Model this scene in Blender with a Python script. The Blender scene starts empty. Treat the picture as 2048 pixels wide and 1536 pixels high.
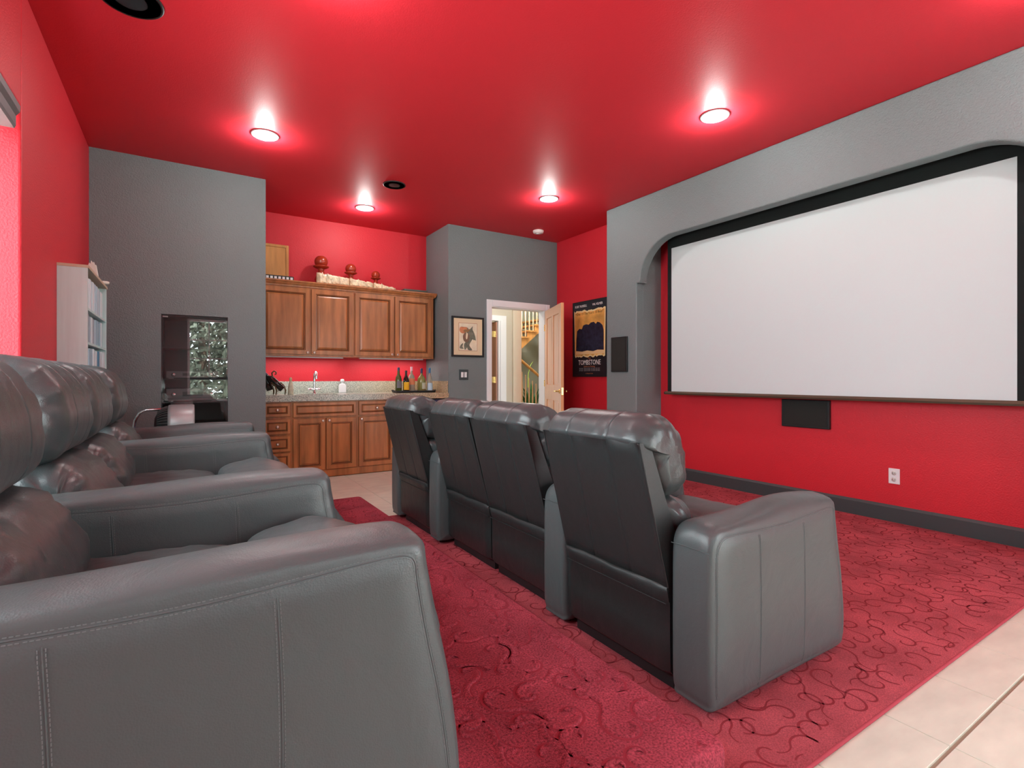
import bpy, bmesh, math, random
from mathutils import Vector, Matrix, noise
random.seed(7)
PI = math.pi
S = bpy.context.scene
COL = S.collection

# ------------------------------------------------------------------ camera
cam_d = bpy.data.cameras.new('camera'); cam = bpy.data.objects.new('camera', cam_d); COL.objects.link(cam)
F_PX = 1034.0
cam_d.sensor_width = 36.0; cam_d.lens = 36.0 * F_PX / 2048.0
cam_d.shift_y = -12.0 / 2048.0
cam_d.clip_start = 0.05; cam_d.clip_end = 200
YAW = math.atan(655 / F_PX)
cam.location = (0, 0, 1.10); cam.rotation_euler = (PI / 2, 0, -YAW)
S.camera = cam

# ------------------------------------------------------------------ world, lights, exposure
W = bpy.data.worlds.new('sky'); S.world = W; W.use_nodes = True
wn = W.node_tree.nodes; bg = wn['Background']
bg.inputs[0].default_value = (0.86, 0.97, 1.0, 1); bg.inputs[1].default_value = 12.0
S.view_settings.view_transform = 'Standard'; S.view_settings.look = 'None'
S.view_settings.gamma = 1.0; S.view_settings.use_curve_mapping = False
S.view_settings.exposure = 0.0
try:
    S.cycles.use_denoising = True; S.cycles.denoiser = 'OPENIMAGEDENOISE'
    S.cycles.max_bounces = 8; S.cycles.diffuse_bounces = 4; S.cycles.glossy_bounces = 4
    S.cycles.transmission_bounces = 6; S.cycles.transparent_max_bounces = 8
    S.cycles.caustics_reflective = False; S.cycles.caustics_refractive = False
    S.cycles.sample_clamp_indirect = 6.0
except Exception:
    pass

def light(name, kind, loc, power, color=(1, 1, 1), rot=(0, 0, 0), **kw):
    d = bpy.data.lights.new(name, kind); d.energy = power; d.color = color
    for k, v in kw.items(): setattr(d, k, v)
    o = bpy.data.objects.new(name, d); o.location = loc; o.rotation_euler = rot; COL.objects.link(o); return o

def portal(name, loc, rot, sx, sy):
    o = light(name, 'AREA', loc, 1, rot=rot, shape='RECTANGLE', size=sx, size_y=sy)
    o.data.cycles.is_portal = True
    return o
# sky portals in the three window openings
portal('window_portal', (-0.86, 2.0, 1.65), (0, -PI / 2, 0), 1.5, 2.8)
portal('window_portal', (0.80, -1.58, 1.48), (PI / 2, 0, 0), 1.5, 1.75)
portal('window_portal', (3.0, -1.58, 1.2), (PI / 2, 0, 0), 2.2, 2.3)
sun = light('sun', 'SUN', (0, 0, 12), 28.0, (1, .97, .93), angle=.02)
sun.rotation_euler = Vector((-.25, -.55, -.80)).to_track_quat('-Z', 'Y').to_euler()
BULB_W = 18.0
WARM = (0.97, 1.0, 0.97)

# ------------------------------------------------------------------ materials
MATS = {}
def mat(name, col, rough=0.5, spec=0.5, metal=0.0, bump=None, var=None, **kw):
    """bump=(scale, strength, detail)  var=(scale, amount, stretch-vector)"""
    if name in MATS: return MATS[name]
    m = bpy.data.materials.new(name); m.use_nodes = True; MATS[name] = m
    nt = m.node_tree; n = nt.nodes; l = nt.links; p = n['Principled BSDF']
    p.inputs['Base Color'].default_value = (*col, 1); p.inputs['Roughness'].default_value = rough
    p.inputs['Specular IOR Level'].default_value = spec; p.inputs['Metallic'].default_value = metal
    for k, v in kw.items():
        p.inputs[k.replace('_', ' ')].default_value = v
    tc = None
    if bump or var:
        tc = n.new('ShaderNodeTexCoord')
    if var:
        mp = n.new('ShaderNodeMapping'); l.new(tc.outputs['Object'], mp.inputs[0]); mp.inputs['Scale'].default_value = var[2]
        t = n.new('ShaderNodeTexNoise'); t.inputs['Scale'].default_value = var[0]; t.inputs['Detail'].default_value = 5
        l.new(mp.outputs[0], t.inputs['Vector'])
        r = n.new('ShaderNodeMapRange'); r.inputs[1].default_value = .3; r.inputs[2].default_value = .7
        r.inputs[3].default_value = 1 - var[1]; r.inputs[4].default_value = 1 + var[1]
        l.new(t.outputs['Fac'], r.inputs[0])
        mx = n.new('ShaderNodeVectorMath'); mx.operation = 'SCALE'; mx.inputs[0].default_value = col
        l.new(r.outputs[0], mx.inputs['Scale']); l.new(mx.outputs[0], p.inputs['Base Color'])
    if bump:
        t = n.new('ShaderNodeTexNoise'); t.inputs['Scale'].default_value = bump[0]
        t.inputs['Detail'].default_value = bump[2] if len(bump) > 2 else 2
        l.new(tc.outputs['Object'], t.inputs['Vector'])
        b = n.new('ShaderNodeBump'); b.inputs['Strength'].default_value = bump[1]; b.inputs['Distance'].default_value = bump[3] if len(bump) > 3 else 0.002
        l.new(t.outputs['Fac'], b.inputs['Height']); l.new(b.outputs[0], p.inputs['Normal'])
    return m

def leather(name, col, rough, wr=0):
    m = mat(name, col, rough, 0.5)
    nt = m.node_tree; n = nt.nodes; l = nt.links; p = n['Principled BSDF']
    tc = n.new('ShaderNodeTexCoord')
    v = n.new('ShaderNodeTexVoronoi'); v.inputs['Scale'].default_value = 330; l.new(tc.outputs['Object'], v.inputs['Vector'])
    b = n.new('ShaderNodeBump'); b.inputs['Strength'].default_value = .28; b.inputs['Distance'].default_value = .0008
    l.new(v.outputs['Distance'], b.inputs['Height'])
    t = n.new('ShaderNodeTexNoise'); t.inputs['Scale'].default_value = 9; t.inputs['Detail'].default_value = 3; t.inputs['Distortion'].default_value = .6
    l.new(tc.outputs['Object'], t.inputs['Vector'])
    b2 = n.new('ShaderNodeBump'); b2.inputs['Strength'].default_value = .30; b2.inputs['Distance'].default_value = .012
    l.new(t.outputs['Fac'], b2.inputs['Height']); l.new(b.outputs[0], b2.inputs['Normal']); l.new(b2.outputs[0], p.inputs['Normal'])
    if wr:
        mp = n.new('ShaderNodeMapping'); mp.inputs['Scale'].default_value = (1.0, 1.2, 1.0); l.new(tc.outputs['Object'], mp.inputs[0])
        w = n.new('ShaderNodeTexNoise'); w.noise_type = 'RIDGED_MULTIFRACTAL'; w.inputs['Scale'].default_value = 5.5; w.inputs['Detail'].default_value = 2.5
        w.inputs['Distortion'].default_value = 1.1; l.new(mp.outputs[0], w.inputs['Vector'])
        b3 = n.new('ShaderNodeBump'); b3.invert = True; b3.inputs['Strength'].default_value = .50; b3.inputs['Distance'].default_value = .010
        l.new(w.outputs['Fac'], b3.inputs['Height']); l.new(b2.outputs[0], b3.inputs['Normal']); l.new(b3.outputs[0], p.inputs['Normal'])
    return m

RED = mat('red wall paint', (0.60, 0.018, 0.032), .5, .4, bump=(100, .6, 2, .004))
REDC = mat('red ceiling paint', (0.62, 0.020, 0.036), .56, .38, bump=(130, .25, 2, .003))
GREY = mat('grey wall paint', (0.172, 0.210, 0.218), .5, .4, bump=(100, .9, 2, .005))
DGREY = mat('dark grey trim paint', (0.045, 0.062, 0.066), .4, .5)
WHITE = mat('white trim paint', (0.80, 0.82, 0.84), .4, .5)
BEIGE = mat('beige hall paint', (0.56, 0.52, 0.43), .6, .3)
SAGE = mat('sage hall paint', (0.42, 0.44, 0.36), .6, .3)
LEA = leather('black leather', (0.076, 0.090, 0.092), .36)
LEC = leather('creased black leather', (0.058, 0.069, 0.071), .30, wr=1)
LEB = leather('matte black leather', (0.020, 0.0235, 0.024), .45)
THREAD = mat('grey thread', (0.16, 0.175, 0.178), .6, .3)
TILE = mat('beige tile', (0.66, 0.64, 0.53), .38, .4, var=(5, .10, (1, 2.5, 1)), bump=(30, .1, 4, .001))
GROUT = mat('grout', (0.40, 0.34, 0.26), .8, .2)
CARPET = mat('red carpet pile', (0.46, 0.085, 0.105), .95, .1, bump=(420, .8, 3, .006), var=(9, .16, (1, 1, 1)))
CARPET2 = mat('riser carpet pile', (0.42, 0.060, 0.090), .95, .1, bump=(380, 1.0, 3, .008), var=(7, .26, (1, 1, 1)))
CARV = mat('carved carpet line', (0.26, 0.032, 0.042), .95, .1)
CARV2 = mat('carved riser line', (0.29, 0.034, 0.052), .95, .1)
BIND = mat('carpet binding', (0.40, 0.060, 0.080), .8, .1)
WOOD = mat('cherry wood', (0.40, 0.150, 0.050), .30, .5, var=(3.0, .30, (6, 6, .7)))
WOODG = mat('glazed groove', (0.09, 0.030, 0.012), .5, .3)
OAK = mat('golden oak', (0.55, 0.26, 0.075), .4, .4, var=(4, .2, (5, 5, .6)))
PINE = mat('pale pine', (0.72, 0.42, 0.24), .42, .4, var=(3, .12, (8, 8, .5)))
PINEE = mat('orange pine edge', (0.70, 0.32, 0.13), .42, .4, var=(3, .12, (8, 8, .5)))
PINK = mat('pinkish pine', (0.50, 0.27, 0.22), .45, .4)
BRASS = mat('brass', (0.80, 0.55, 0.20), .25, .5, 1.0)
NICKEL = mat('satin nickel', (0.80, 0.72, 0.66), .3, .5, 1.0)
CHROME = mat('chrome', (0.75, 0.77, 0.80), .14, .5, 1.0)
SILVER = mat('brushed silver', (0.42, 0.47, 0.48), .40, .5, .45)
BLACK = mat('black plastic', (0.012, 0.013, 0.014), .45, .4)
BLACKC = mat('black cloth', (0.010, 0.013, 0.013), .8, .2)
BRONZE = mat('dark bronze', (0.10, 0.075, 0.05), .35, .5, .6)
SCREEN = mat('matte white screen', (0.59, 0.68, 0.69), .8, .2)
SHELFW = mat('whitewashed laminate', (0.60, 0.80, 0.79), .5, .4, var=(4, .06, (8, 8, .6)))
MAHOG = mat('mahogany red lacquer', (0.34, 0.035, 0.014), .16, .6)
CREAM = mat('cream mat board', (0.72, 0.60, 0.40), .8, .2)

def granite():
    m = mat('speckled granite', (.5, .5, .45), .22, .5)
    n = m.node_tree.nodes; l = m.node_tree.links; p = n['Principled BSDF']
    tc = n.new('ShaderNodeTexCoord')
    t = n.new('ShaderNodeTexNoise'); t.inputs['Scale'].default_value = 95; t.inputs['Detail'].default_value = 6; t.inputs['Roughness'].default_value = .75
    l.new(tc.outputs['Object'], t.inputs['Vector'])
    r = n.new('ShaderNodeValToRGB'); e = r.color_ramp.elements
    e[0].position = .36; e[0].color = (.07, .08, .07, 1); e[1].position = .62; e[1].color = (.62, .62, .52, 1)
    k = r.color_ramp.elements.new(.46); k.color = (.30, .33, .29, 1)
    l.new(t.outputs['Fac'], r.inputs[0])
    # warmer stone towards the right-hand end of the slab
    s = n.new('ShaderNodeSeparateXYZ'); l.new(tc.outputs['Object'], s.inputs[0])
    mr = n.new('ShaderNodeMapRange'); mr.inputs[1].default_value = 1.7; mr.inputs[2].default_value = 2.7; l.new(s.outputs[0], mr.inputs[0])
    mx = n.new('ShaderNodeMix'); mx.data_type = 'RGBA'; mx.blend_type = 'MULTIPLY'
    mx.inputs[7].default_value = (1.15, .82, .58, 1)
    l.new(mr.outputs[0], mx.inputs[0]); l.new(r.outputs[0], mx.inputs[6]); l.new(mx.outputs[2], p.inputs['Base Color'])
    return m
def pile(m, col, sc, lo, hi):
    n = m.node_tree.nodes; l = m.node_tree.links; p = n['Principled BSDF']
    tc = n.new('ShaderNodeTexCoord'); a = n.new('ShaderNodeTexNoise'); a.inputs['Scale'].default_value = sc; a.inputs['Detail'].default_value = 3; l.new(tc.outputs['Object'], a.inputs['Vector'])
    c = n.new('ShaderNodeTexNoise'); c.inputs['Scale'].default_value = 4.5; c.inputs['Detail'].default_value = 3; l.new(tc.outputs['Object'], c.inputs['Vector'])
    r = n.new('ShaderNodeMapRange'); r.inputs[1].default_value = .32; r.inputs[2].default_value = .68; r.inputs[3].default_value = lo; r.inputs[4].default_value = hi; l.new(a.outputs['Fac'], r.inputs[0])
    q = n.new('ShaderNodeMapRange'); q.inputs[1].default_value = .35; q.inputs[2].default_value = .65; q.inputs[3].default_value = .80; q.inputs[4].default_value = 1.15; l.new(c.outputs['Fac'], q.inputs[0])
    u = n.new('ShaderNodeMath'); u.operation = 'MULTIPLY'; l.new(r.outputs[0], u.inputs[0]); l.new(q.outputs[0], u.inputs[1])
    v = n.new('ShaderNodeVectorMath'); v.operation = 'SCALE'; v.inputs[0].default_value = col; l.new(u.outputs[0], v.inputs['Scale']); l.new(v.outputs[0], p.inputs['Base Color'])
pile(CARPET, (0.50, 0.092, 0.112), 230, .72, 1.28)
pile(CARPET2, (0.46, 0.070, 0.100), 170, .55, 1.45)
GRAN = granite()

def glass(name, tint=(1, 1, 1), rough=0.0):
    m = bpy.data.materials.new(name); m.use_nodes = True; MATS[name] = m
    p = m.node_tree.nodes['Principled BSDF']
    p.inputs['Base Color'].default_value = (*tint, 1); p.inputs['Roughness'].default_value = rough
    p.inputs['Transmission Weight'].default_value = 1.0; p.inputs['IOR'].default_value = 1.45
    return m
def pane(name, refl=.06):
    """thin window glass: mostly clear, with a mirror share"""
    m = bpy.data.materials.new(name); m.use_nodes = True; n = m.node_tree.nodes; l = m.node_tree.links
    n.remove(n['Principled BSDF']); o = n['Material Output']
    a = n.new('ShaderNodeBsdfTransparent'); b = n.new('ShaderNodeBsdfGlossy'); b.inputs['Roughness'].default_value = 0
    x = n.new('ShaderNodeMixShader'); x.inputs[0].default_value = refl
    l.new(a.outputs[0], x.inputs[1]); l.new(b.outputs[0], x.inputs[2]); l.new(x.outputs[0], o.inputs[0])
    return m
GLASSC = glass('clear glass'); WINDOWG = pane('window glass', .05); DOORG = pane('tinted cabinet glass', .13)
def emit(name, col, st):
    m = bpy.data.materials.new(name); m.use_nodes = True
    p = m.node_tree.nodes['Principled BSDF']
    p.inputs['Emission Color'].default_value = (*col, 1); p.inputs['Emission Strength'].default_value = st
    p.inputs['Base Color'].default_value = (.8, .8, .8, 1)
    return m
LAMP = emit('lit lamp lens', (1, .95, .9), 14.0)

# ------------------------------------------------------------------ mesh helpers
class MB:
    def __init__(s): s.v = []; s.f = []; s.m = []; s.sm = []
    def add(s, vs, fs, mi=0, smooth=False, M=None):
        b = len(s.v)
        for p in vs:
            p = Vector(p)
            if M is not None: p = M @ p
            s.v.append(tuple(p))
        for f in fs: s.f.append([b + i for i in f]); s.m.append(mi); s.sm.append(smooth)
    def box(s, x0, x1, y0, y1, z0, z1, mi=0, M=None):
        vs = [(x0, y0, z0), (x1, y0, z0), (x1, y1, z0), (x0, y1, z0), (x0, y0, z1), (x1, y0, z1), (x1, y1, z1), (x0, y1, z1)]
        s.add(vs, [(0, 3, 2, 1), (4, 5, 6, 7), (0, 1, 5, 4), (1, 2, 6, 5), (2, 3, 7, 6), (3, 0, 4, 7)], mi, M=M)
    def cbox(s, x0, x1, y0, y1, z0, z1, c=.002, mi=0, M=None):
        """box with chamfered top edges"""
        vs = [(x0, y0, z0), (x1, y0, z0), (x1, y1, z0), (x0, y1, z0), (x0, y0, z1 - c), (x1, y0, z1 - c), (x1, y1, z1 - c), (x0, y1, z1 - c),
              (x0 + c, y0 + c, z1), (x1 - c, y0 + c, z1), (x1 - c, y1 - c, z1), (x0 + c, y1 - c, z1)]
        s.add(vs, [(0, 3, 2, 1), (8, 9, 10, 11), (0, 1, 5, 4), (1, 2, 6, 5), (2, 3, 7, 6), (3, 0, 4, 7), (4, 5, 9, 8), (5, 6, 10, 9), (6, 7, 11, 10), (7, 4, 8, 11)], mi, M=M)
    def tube(s, pts, r, n=10, mi=0, caps=True, M=None, closed=False):
        pts = [Vector(p) for p in pts]; rs = r if isinstance(r, (list, tuple)) else [r] * len(pts)
        vs = []; fs = []; N = len(pts); up = Vector((0, 0, 1)); pn = None
        for i, p in enumerate(pts):
            a = pts[i - 1] if (i > 0 or closed) else p; b = pts[(i + 1) % N] if (i < N - 1 or closed) else p
            d = (b - a).normalized()
            if pn is None:
                q = up if abs(d.z) < .9 else Vector((1, 0, 0)); nx = d.cross(q).normalized()
            else:
                nx = (pn - d * pn.dot(d)).normalized()
            pn = nx; ny = d.cross(nx)
            for k in range(n):
                t = 2 * PI * k / n; vs.append(p + (nx * math.cos(t) + ny * math.sin(t)) * rs[i])
        for i in range(N if closed else N - 1):
            j = (i + 1) % N
            for k in range(n): fs.append((i * n + k, i * n + (k + 1) % n, j * n + (k + 1) % n, j * n + k))
        s.add(vs, fs, mi, True, M)
        if caps and not closed:
            s.add(vs[:n], [tuple(range(n))[::-1]], mi, False, M); s.add(vs[-n:], [tuple(range(n))], mi, False, M)
    def lathe(s, prof, n=24, mi=0, M=None, c=(0, 0, 0), smooth=True):
        """prof: (radius, z) pairs"""
        vs = []; fs = []
        for r, z in prof:
            for k in range(n):
                t = 2 * PI * k / n; vs.append((c[0] + r * math.cos(t), c[1] + r * math.sin(t), c[2] + z))
        for i in range(len(prof) - 1):
            for k in range(n): fs.append((i * n + k, i * n + (k + 1) % n, (i + 1) * n + (k + 1) % n, (i + 1) * n + k))
        s.add(vs, fs, mi, smooth, M)
        if prof[0][0] > 1e-5: s.add(vs[:n], [tuple(range(n))[::-1]], mi, False, M)
        if prof[-1][0] > 1e-5: s.add(vs[-n:], [tuple(range(n))], mi, False, M)
    def prism(s, poly, axis, a, b, mi=0, M=None):
        """extrude a 2D polygon along axis ('x','y','z') from a to b"""
        def P(p, t): return {'x': (t, p[0], p[1]), 'y': (p[0], t, p[1]), 'z': (p[0], p[1], t)}[axis]
        n = len(poly); vs = [P(p, a) for p in poly] + [P(p, b) for p in poly]
        fs = [tuple(range(n))[::-1], tuple(range(n, 2 * n))] + [(i, (i + 1) % n, n + (i + 1) % n, n + i) for i in range(n)]
        s.add(vs, fs, mi, M=M)
    def grid(s, rows, mi=0, closed_u=False, smooth=True, M=None, capends=False):
        """rows: list of equal-length point rows"""
        nu = len(rows[0]); vs = [p for r in rows for p in r]; fs = []
        for i in range(len(rows) - 1):
            for k in range(nu if closed_u else nu - 1):
                fs.append((i * nu + k, i * nu + (k + 1) % nu, (i + 1) * nu + (k + 1) % nu, (i + 1) * nu + k))
        s.add(vs, fs, mi, smooth, M)
        if capends:
            s.add(rows[0], [tuple(range(nu))[::-1]], mi, smooth, M); s.add(rows[-1], [tuple(range(nu))], mi, smooth, M)
    def mesh(s, name, mats):
        me = bpy.data.meshes.new(name); me.from_pydata(s.v, [], s.f)
        for m in (mats if isinstance(mats, (list, tuple)) else [mats]): me.materials.append(m)
        me.polygons.foreach_set('material_index', s.m); me.polygons.foreach_set('use_smooth', s.sm)
        bm = bmesh.new(); bm.from_mesh(me); bmesh.ops.remove_doubles(bm, verts=bm.verts, dist=1e-6) if False else None
        bmesh.ops.recalc_face_normals(bm, faces=bm.faces); bm.to_mesh(me); bm.free(); me.update()
        return me

def obj(name, mb, mats, parent=None, loc=(0, 0, 0), rot=(0, 0, 0), **props):
    me = mb.mesh(name, mats) if isinstance(mb, MB) else mb
    o = bpy.data.objects.new(name, me); COL.objects.link(o); o.location = loc; o.rotation_euler = rot
    if parent is not None: o.parent = parent
    for k, v in props.items(): o[k] = v
    return o
def struct(name, mb, mats, parent=None, **kw):
    o = obj(name, mb, mats, parent, **kw)
    if parent is None: o['kind'] = 'structure'
    return o
def tag(o, label, cat, group=None):
    o['label'] = label; o['category'] = cat
    if group: o['group'] = group
    return o
def thing(name, label, cat, loc=(0, 0, 0), rotz=0, group=None):
    o = bpy.data.objects.new(name, None); COL.objects.link(o); o.location = loc; o.rotation_euler = (0, 0, rotz)
    o.empty_display_size = .1
    return tag(o, label, cat, group)
def copy_tree(o, parent=None):
    c = o.copy(); COL.objects.link(c)
    if parent is not None: c.parent = parent
    for ch in list(o.children): copy_tree(ch, c)
    return c
def bevel(o, w=.01, seg=3, ang=30):
    m = o.modifiers.new('bevel', 'BEVEL'); m.width = w; m.segments = seg; m.limit_method = 'ANGLE'; m.angle_limit = math.radians(ang)
    m.harden_normals = False
    return o
def smooth_curve(pts, n=6, closed=True):
    """Catmull-Rom through 2D points"""
    out = []; N = len(pts)
    for i in range(N if closed else N - 1):
        g = lambda k: Vector(pts[k % N]) if closed else Vector(pts[max(0, min(N - 1, k))])
        p0, p1, p2, p3 = g(i - 1), g(i), g(i + 1), g(i + 2)
        for k in range(n):
            t = k / n
            out.append(.5 * ((2 * p1) + (p2 - p0) * t + (2 * p0 - 5 * p1 + 4 * p2 - p3) * t * t + (3 * p1 - p0 - 3 * p2 + p3) * t ** 3))
    if not closed: out.append(Vector(pts[-1]))
    return out
def text(name, body, size, mat_, loc, rot, parent, align='CENTER', sx=1.0, extrude=.0006):
    c = bpy.data.curves.new(name, 'FONT'); c.body = body; c.size = size; c.align_x = align; c.extrude = extrude
    c.materials.append(mat_); c.resolution_u = 2
    t = bpy.data.objects.new(name, c); COL.objects.link(t)
    me = bpy.data.meshes.new_from_object(t.evaluated_get(bpy.context.evaluated_depsgraph_get()))
    bpy.data.objects.remove(t); bpy.data.curves.remove(c)
    o = bpy.data.objects.new(name, me); COL.objects.link(o); o.location = loc; o.rotation_euler = rot; o.scale = (sx, 1, 1); o.parent = parent
    return o

# ------------------------------------------------------------------ room dimensions
H = 3.05
XL, XR, XF = -0.68, 4.54, 4.155
YB, YG, YD, YA = -1.60, 5.585, 5.955, 6.665
XA0, XA1 = 0.674, 2.82

# floor with its tiles
b = MB(); b.box(-1.0, 7.2, -1.8, 11.0, -.15, -.008); floor = struct('floor', b, GROUT)
xs = [1.525 + .41 * k for k in range(-3, 8)]
ys = [(-1.2, .594), (.606, 2.4), (2.403, 4.2), (4.203, 6.0)]
tm = {}
def tile(x0, x1, y0, y1):
    k = (round(x1 - x0, 3), round(y1 - y0, 3))
    if k not in tm:
        q = MB(); q.cbox(0, x1 - x0, 0, y1 - y0, -.008, 0, .0012); tm[k] = q.mesh('tile', TILE)
    obj('tile', tm[k], None, floor, (x0, y0, 0))
for i, (y0, y1) in enumerate(ys):
    for a, c in zip(xs[:-1], xs[1:]):
        x0, x1 = a + .0017, c - .0017
        if i == 3 and x1 > 2.9: y1 = min(y1, 5.95)
        if x1 > 4.52: x1 = 4.52
        if x1 - x0 < .05: continue
        tile(x0, x1, y0, 5.94 if i == 3 else y1)

# ceiling
b = MB(); b.box(-1.0, 4.8, -1.8, 6.9, H, H + .15); struct('ceiling', b, REDC)

# left wall with a deep window recess
b = MB()
b.box(XL - .22, XL, -1.8, .45, 0, H); b.box(XL - .22, XL, 3.45, 5.7, 0, H)
b.box(XL - .22, XL, .45, 3.45, 2.436, H); b.box(XL - .22, XL, .45, 3.45, 0, .85)
bevel(struct('wall_left', b, RED), .012)
# rear wall (behind the camera) with two windows
b = MB()
for x0, x1, z0, z1 in ((XL, .05, 0, H), (1.55, 1.9, 0, H), (4.1, XR, 0, H), (.05, 1.55, 0, .6), (.05, 1.55, 2.35, H), (1.9, 4.1, 2.35, H)):
    b.box(x0, x1, YB - .16, YB, z0, z1)
struct('wall_rear', b, GREY)
# right wall behind the screen
b = MB(); b.box(XR, XR + .15, -1.8, 6.1, 0, H); struct('wall_right', b, RED)
# far left grey mass with the cabinet niche
NX0, NX1, NZ0, NZ1, ND = -.177, .348, .42, 1.675, .45
b = MB()
b.box(XL - .22, NX0, YG, 6.85, 0, H); b.box(NX1, XA0, YG, 6.85, 0, H)
b.box(NX0, NX1, YG, 6.85, NZ1, H); b.box(NX0, NX1, YG, 6.85, 0, NZ0); b.box(NX0, NX1, YG + ND, 6.85, NZ0, NZ1)
struct('wall_far_left', b, GREY)
# alcove back wall
b = MB(); b.box(XA0, XA1, YA, 6.85, 0, H); struct('wall_alcove', b, RED)
# far right grey wall with doorway
DX0, DX1, DZ = 3.44, 4.33, 2.06
b = MB()
b.box(XA1, 2.95, YD, 6.85, 0, H); b.box(2.95, DX0, YD, YD + .13, 0, H); b.box(DX1, XR, YD, YD + .13, 0, H); b.box(DX0, DX1, YD, YD + .13, DZ, H)
struct('wall_far_right', b, GREY)
# arch wall in front of the screen
def arch():
    R = .43; z0 = 2.13; pts = [(.78, z0)]
    for k in range(17):
        t = PI - k * PI / 32; pts.append((.78 + R + R * math.cos(t), z0 + R * math.sin(t)))
    for k in range(17):
        t = PI / 2 - k * PI / 32; pts.append((3.985 - R + R * math.cos(t), z0 + R * math.sin(t)))
    ring = [(.265, 0), (.735, 0), (.735, z0)] + pts + [(4.03, z0), (4.03, 0), (4.503, 0), (4.503, H), (.265, H)]
    b = MB(); b.prism(ring, 'x', XF, XF + .12)
    return b
ab = arch()
ar = struct('wall_arch', ab, GREY); bevel(ar, .014, 4)
b = MB(); b.box(XF + .10, XR, 4.0275, 4.5, 0, H); struct('wall_column_left', b, GREY)
b = MB(); b.box(XF + .10, XR, .268, .7375, 0, H); struct('wall_column_right', b, GREY)
# baseboards
def baseboard(name, x0, x1, y0, y1):
    b = MB(); b.box(x0, x1, y0, y1, 0, .118)
    if x1 - x0 < y1 - y0: b.prism([(x0, .118), (x1, .118), (x1 - .0 if x0 > 1 else x0 + .004, .136), (x0 + .012 if x0 > 1 else x0, .136)], 'y', y0, y1)
    else: b.prism([(y0, .118), (y1, .118), (y1, .136), (y0 + .012, .136)], 'x', x0, x1)
    struct(name, b, DGREY)
baseboard('baseboard_right', XR - .02, XR, .735, 4.03)
baseboard('baseboard_corridor', XR - .02, XR, 4.503, 5.2)
baseboard('baseboard_column', XF - .018, XF, 4.03, 4.503)
baseboard('baseboard_far_left', XL, NX0 + .85, YG - .018, YG)
baseboard('baseboard_far_right', 2.95, 3.36, YD - .018, YD)

# ------------------------------------------------------------------ windows
def window(name, x0, x1, z0, z1, y, horizontal=True, split=None, grille=True, place=None):
    """sash window built in a local x/z plane, y is depth; place maps it into the wall"""
    r = bpy.data.objects.new(name, None); COL.objects.link(r); r['kind'] = 'structure'
    r.location = place[0]; r.rotation_euler = (0, 0, place[1])
    w = x1 - x0; h = z1 - z0; t = .045
    b = MB()
    for a in ((0, t, 0, h), (w - t, w, 0, h), (t, w - t, 0, t), (t, w - t, h - t, h)): b.box(a[0], a[1], 0, .07, a[2], a[3])
    obj('window_frame', b, WHITE, r)
    s = (split - z0) if split else None
    zs = [(t, s - .03), (s + .03, h - t)] if s else [(t, h - t)]
    if s:
        b = MB(); b.box(t, w - t, .01, .06, s - .03, s + .03); obj('meeting_rail', b, DGREY, r)
    for i, (a, c) in enumerate(zs):
        b = MB(); b.box(t, w - t, .03, .035, a, c); obj('window_pane', b, WINDOWG, r)
        if grille and i == len(zs) - 1:
            b = MB()
            for k in range(1, 4): xx = t + (w - 2 * t) * k / 4; b.box(xx - .008, xx + .008, .024, .041, a, c)
            for k in range(1, 3): zz = a + (c - a) * k / 3; b.box(t, w - t, .024, .041, zz - .008, zz + .008)
            obj('window_grille', b, WHITE, r)
    return r
window('window_1', .05, 1.55, .6, 2.35, 0, split=1.09, place=((.05, YB - .12, .6), 0))
window('window_2', 1.9, 3.0, 0.01, 2.35, 0, grille=False, place=((1.9, YB - .12, .01), 0))
window('window_4', 3.0, 4.1, 0.01, 2.35, 0, grille=False, place=((3.0, YB - .12, .01), 0))
window('window_3', .45, 3.45, .85, 2.436, 0, grille=False, place=((XL - .19, .45, .85), PI / 2))
# grey valance across the head of the left window recess
b = MB(); b.prism([(XL - .10, 2.285), (XL - .002, 2.285), (XL + .004, 2.30), (XL + .004, 2.345), (XL + .018, 2.365), (XL + .020, 2.395), (XL - .10, 2.395)], 'y', .50, 3.335)
vl = obj('window_valance', b, mat('grey valance paint', (.13, .14, .145), .4, .5)); tag(vl, 'grey stepped window valance at the head of the left wall window recess', 'valance')
for y in (.60, 3.10): b = MB(); b.box(XL - .10, XL - .02, y, y + .04, 2.395, 2.436); obj('bracket', b, DGREY, vl)

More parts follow.
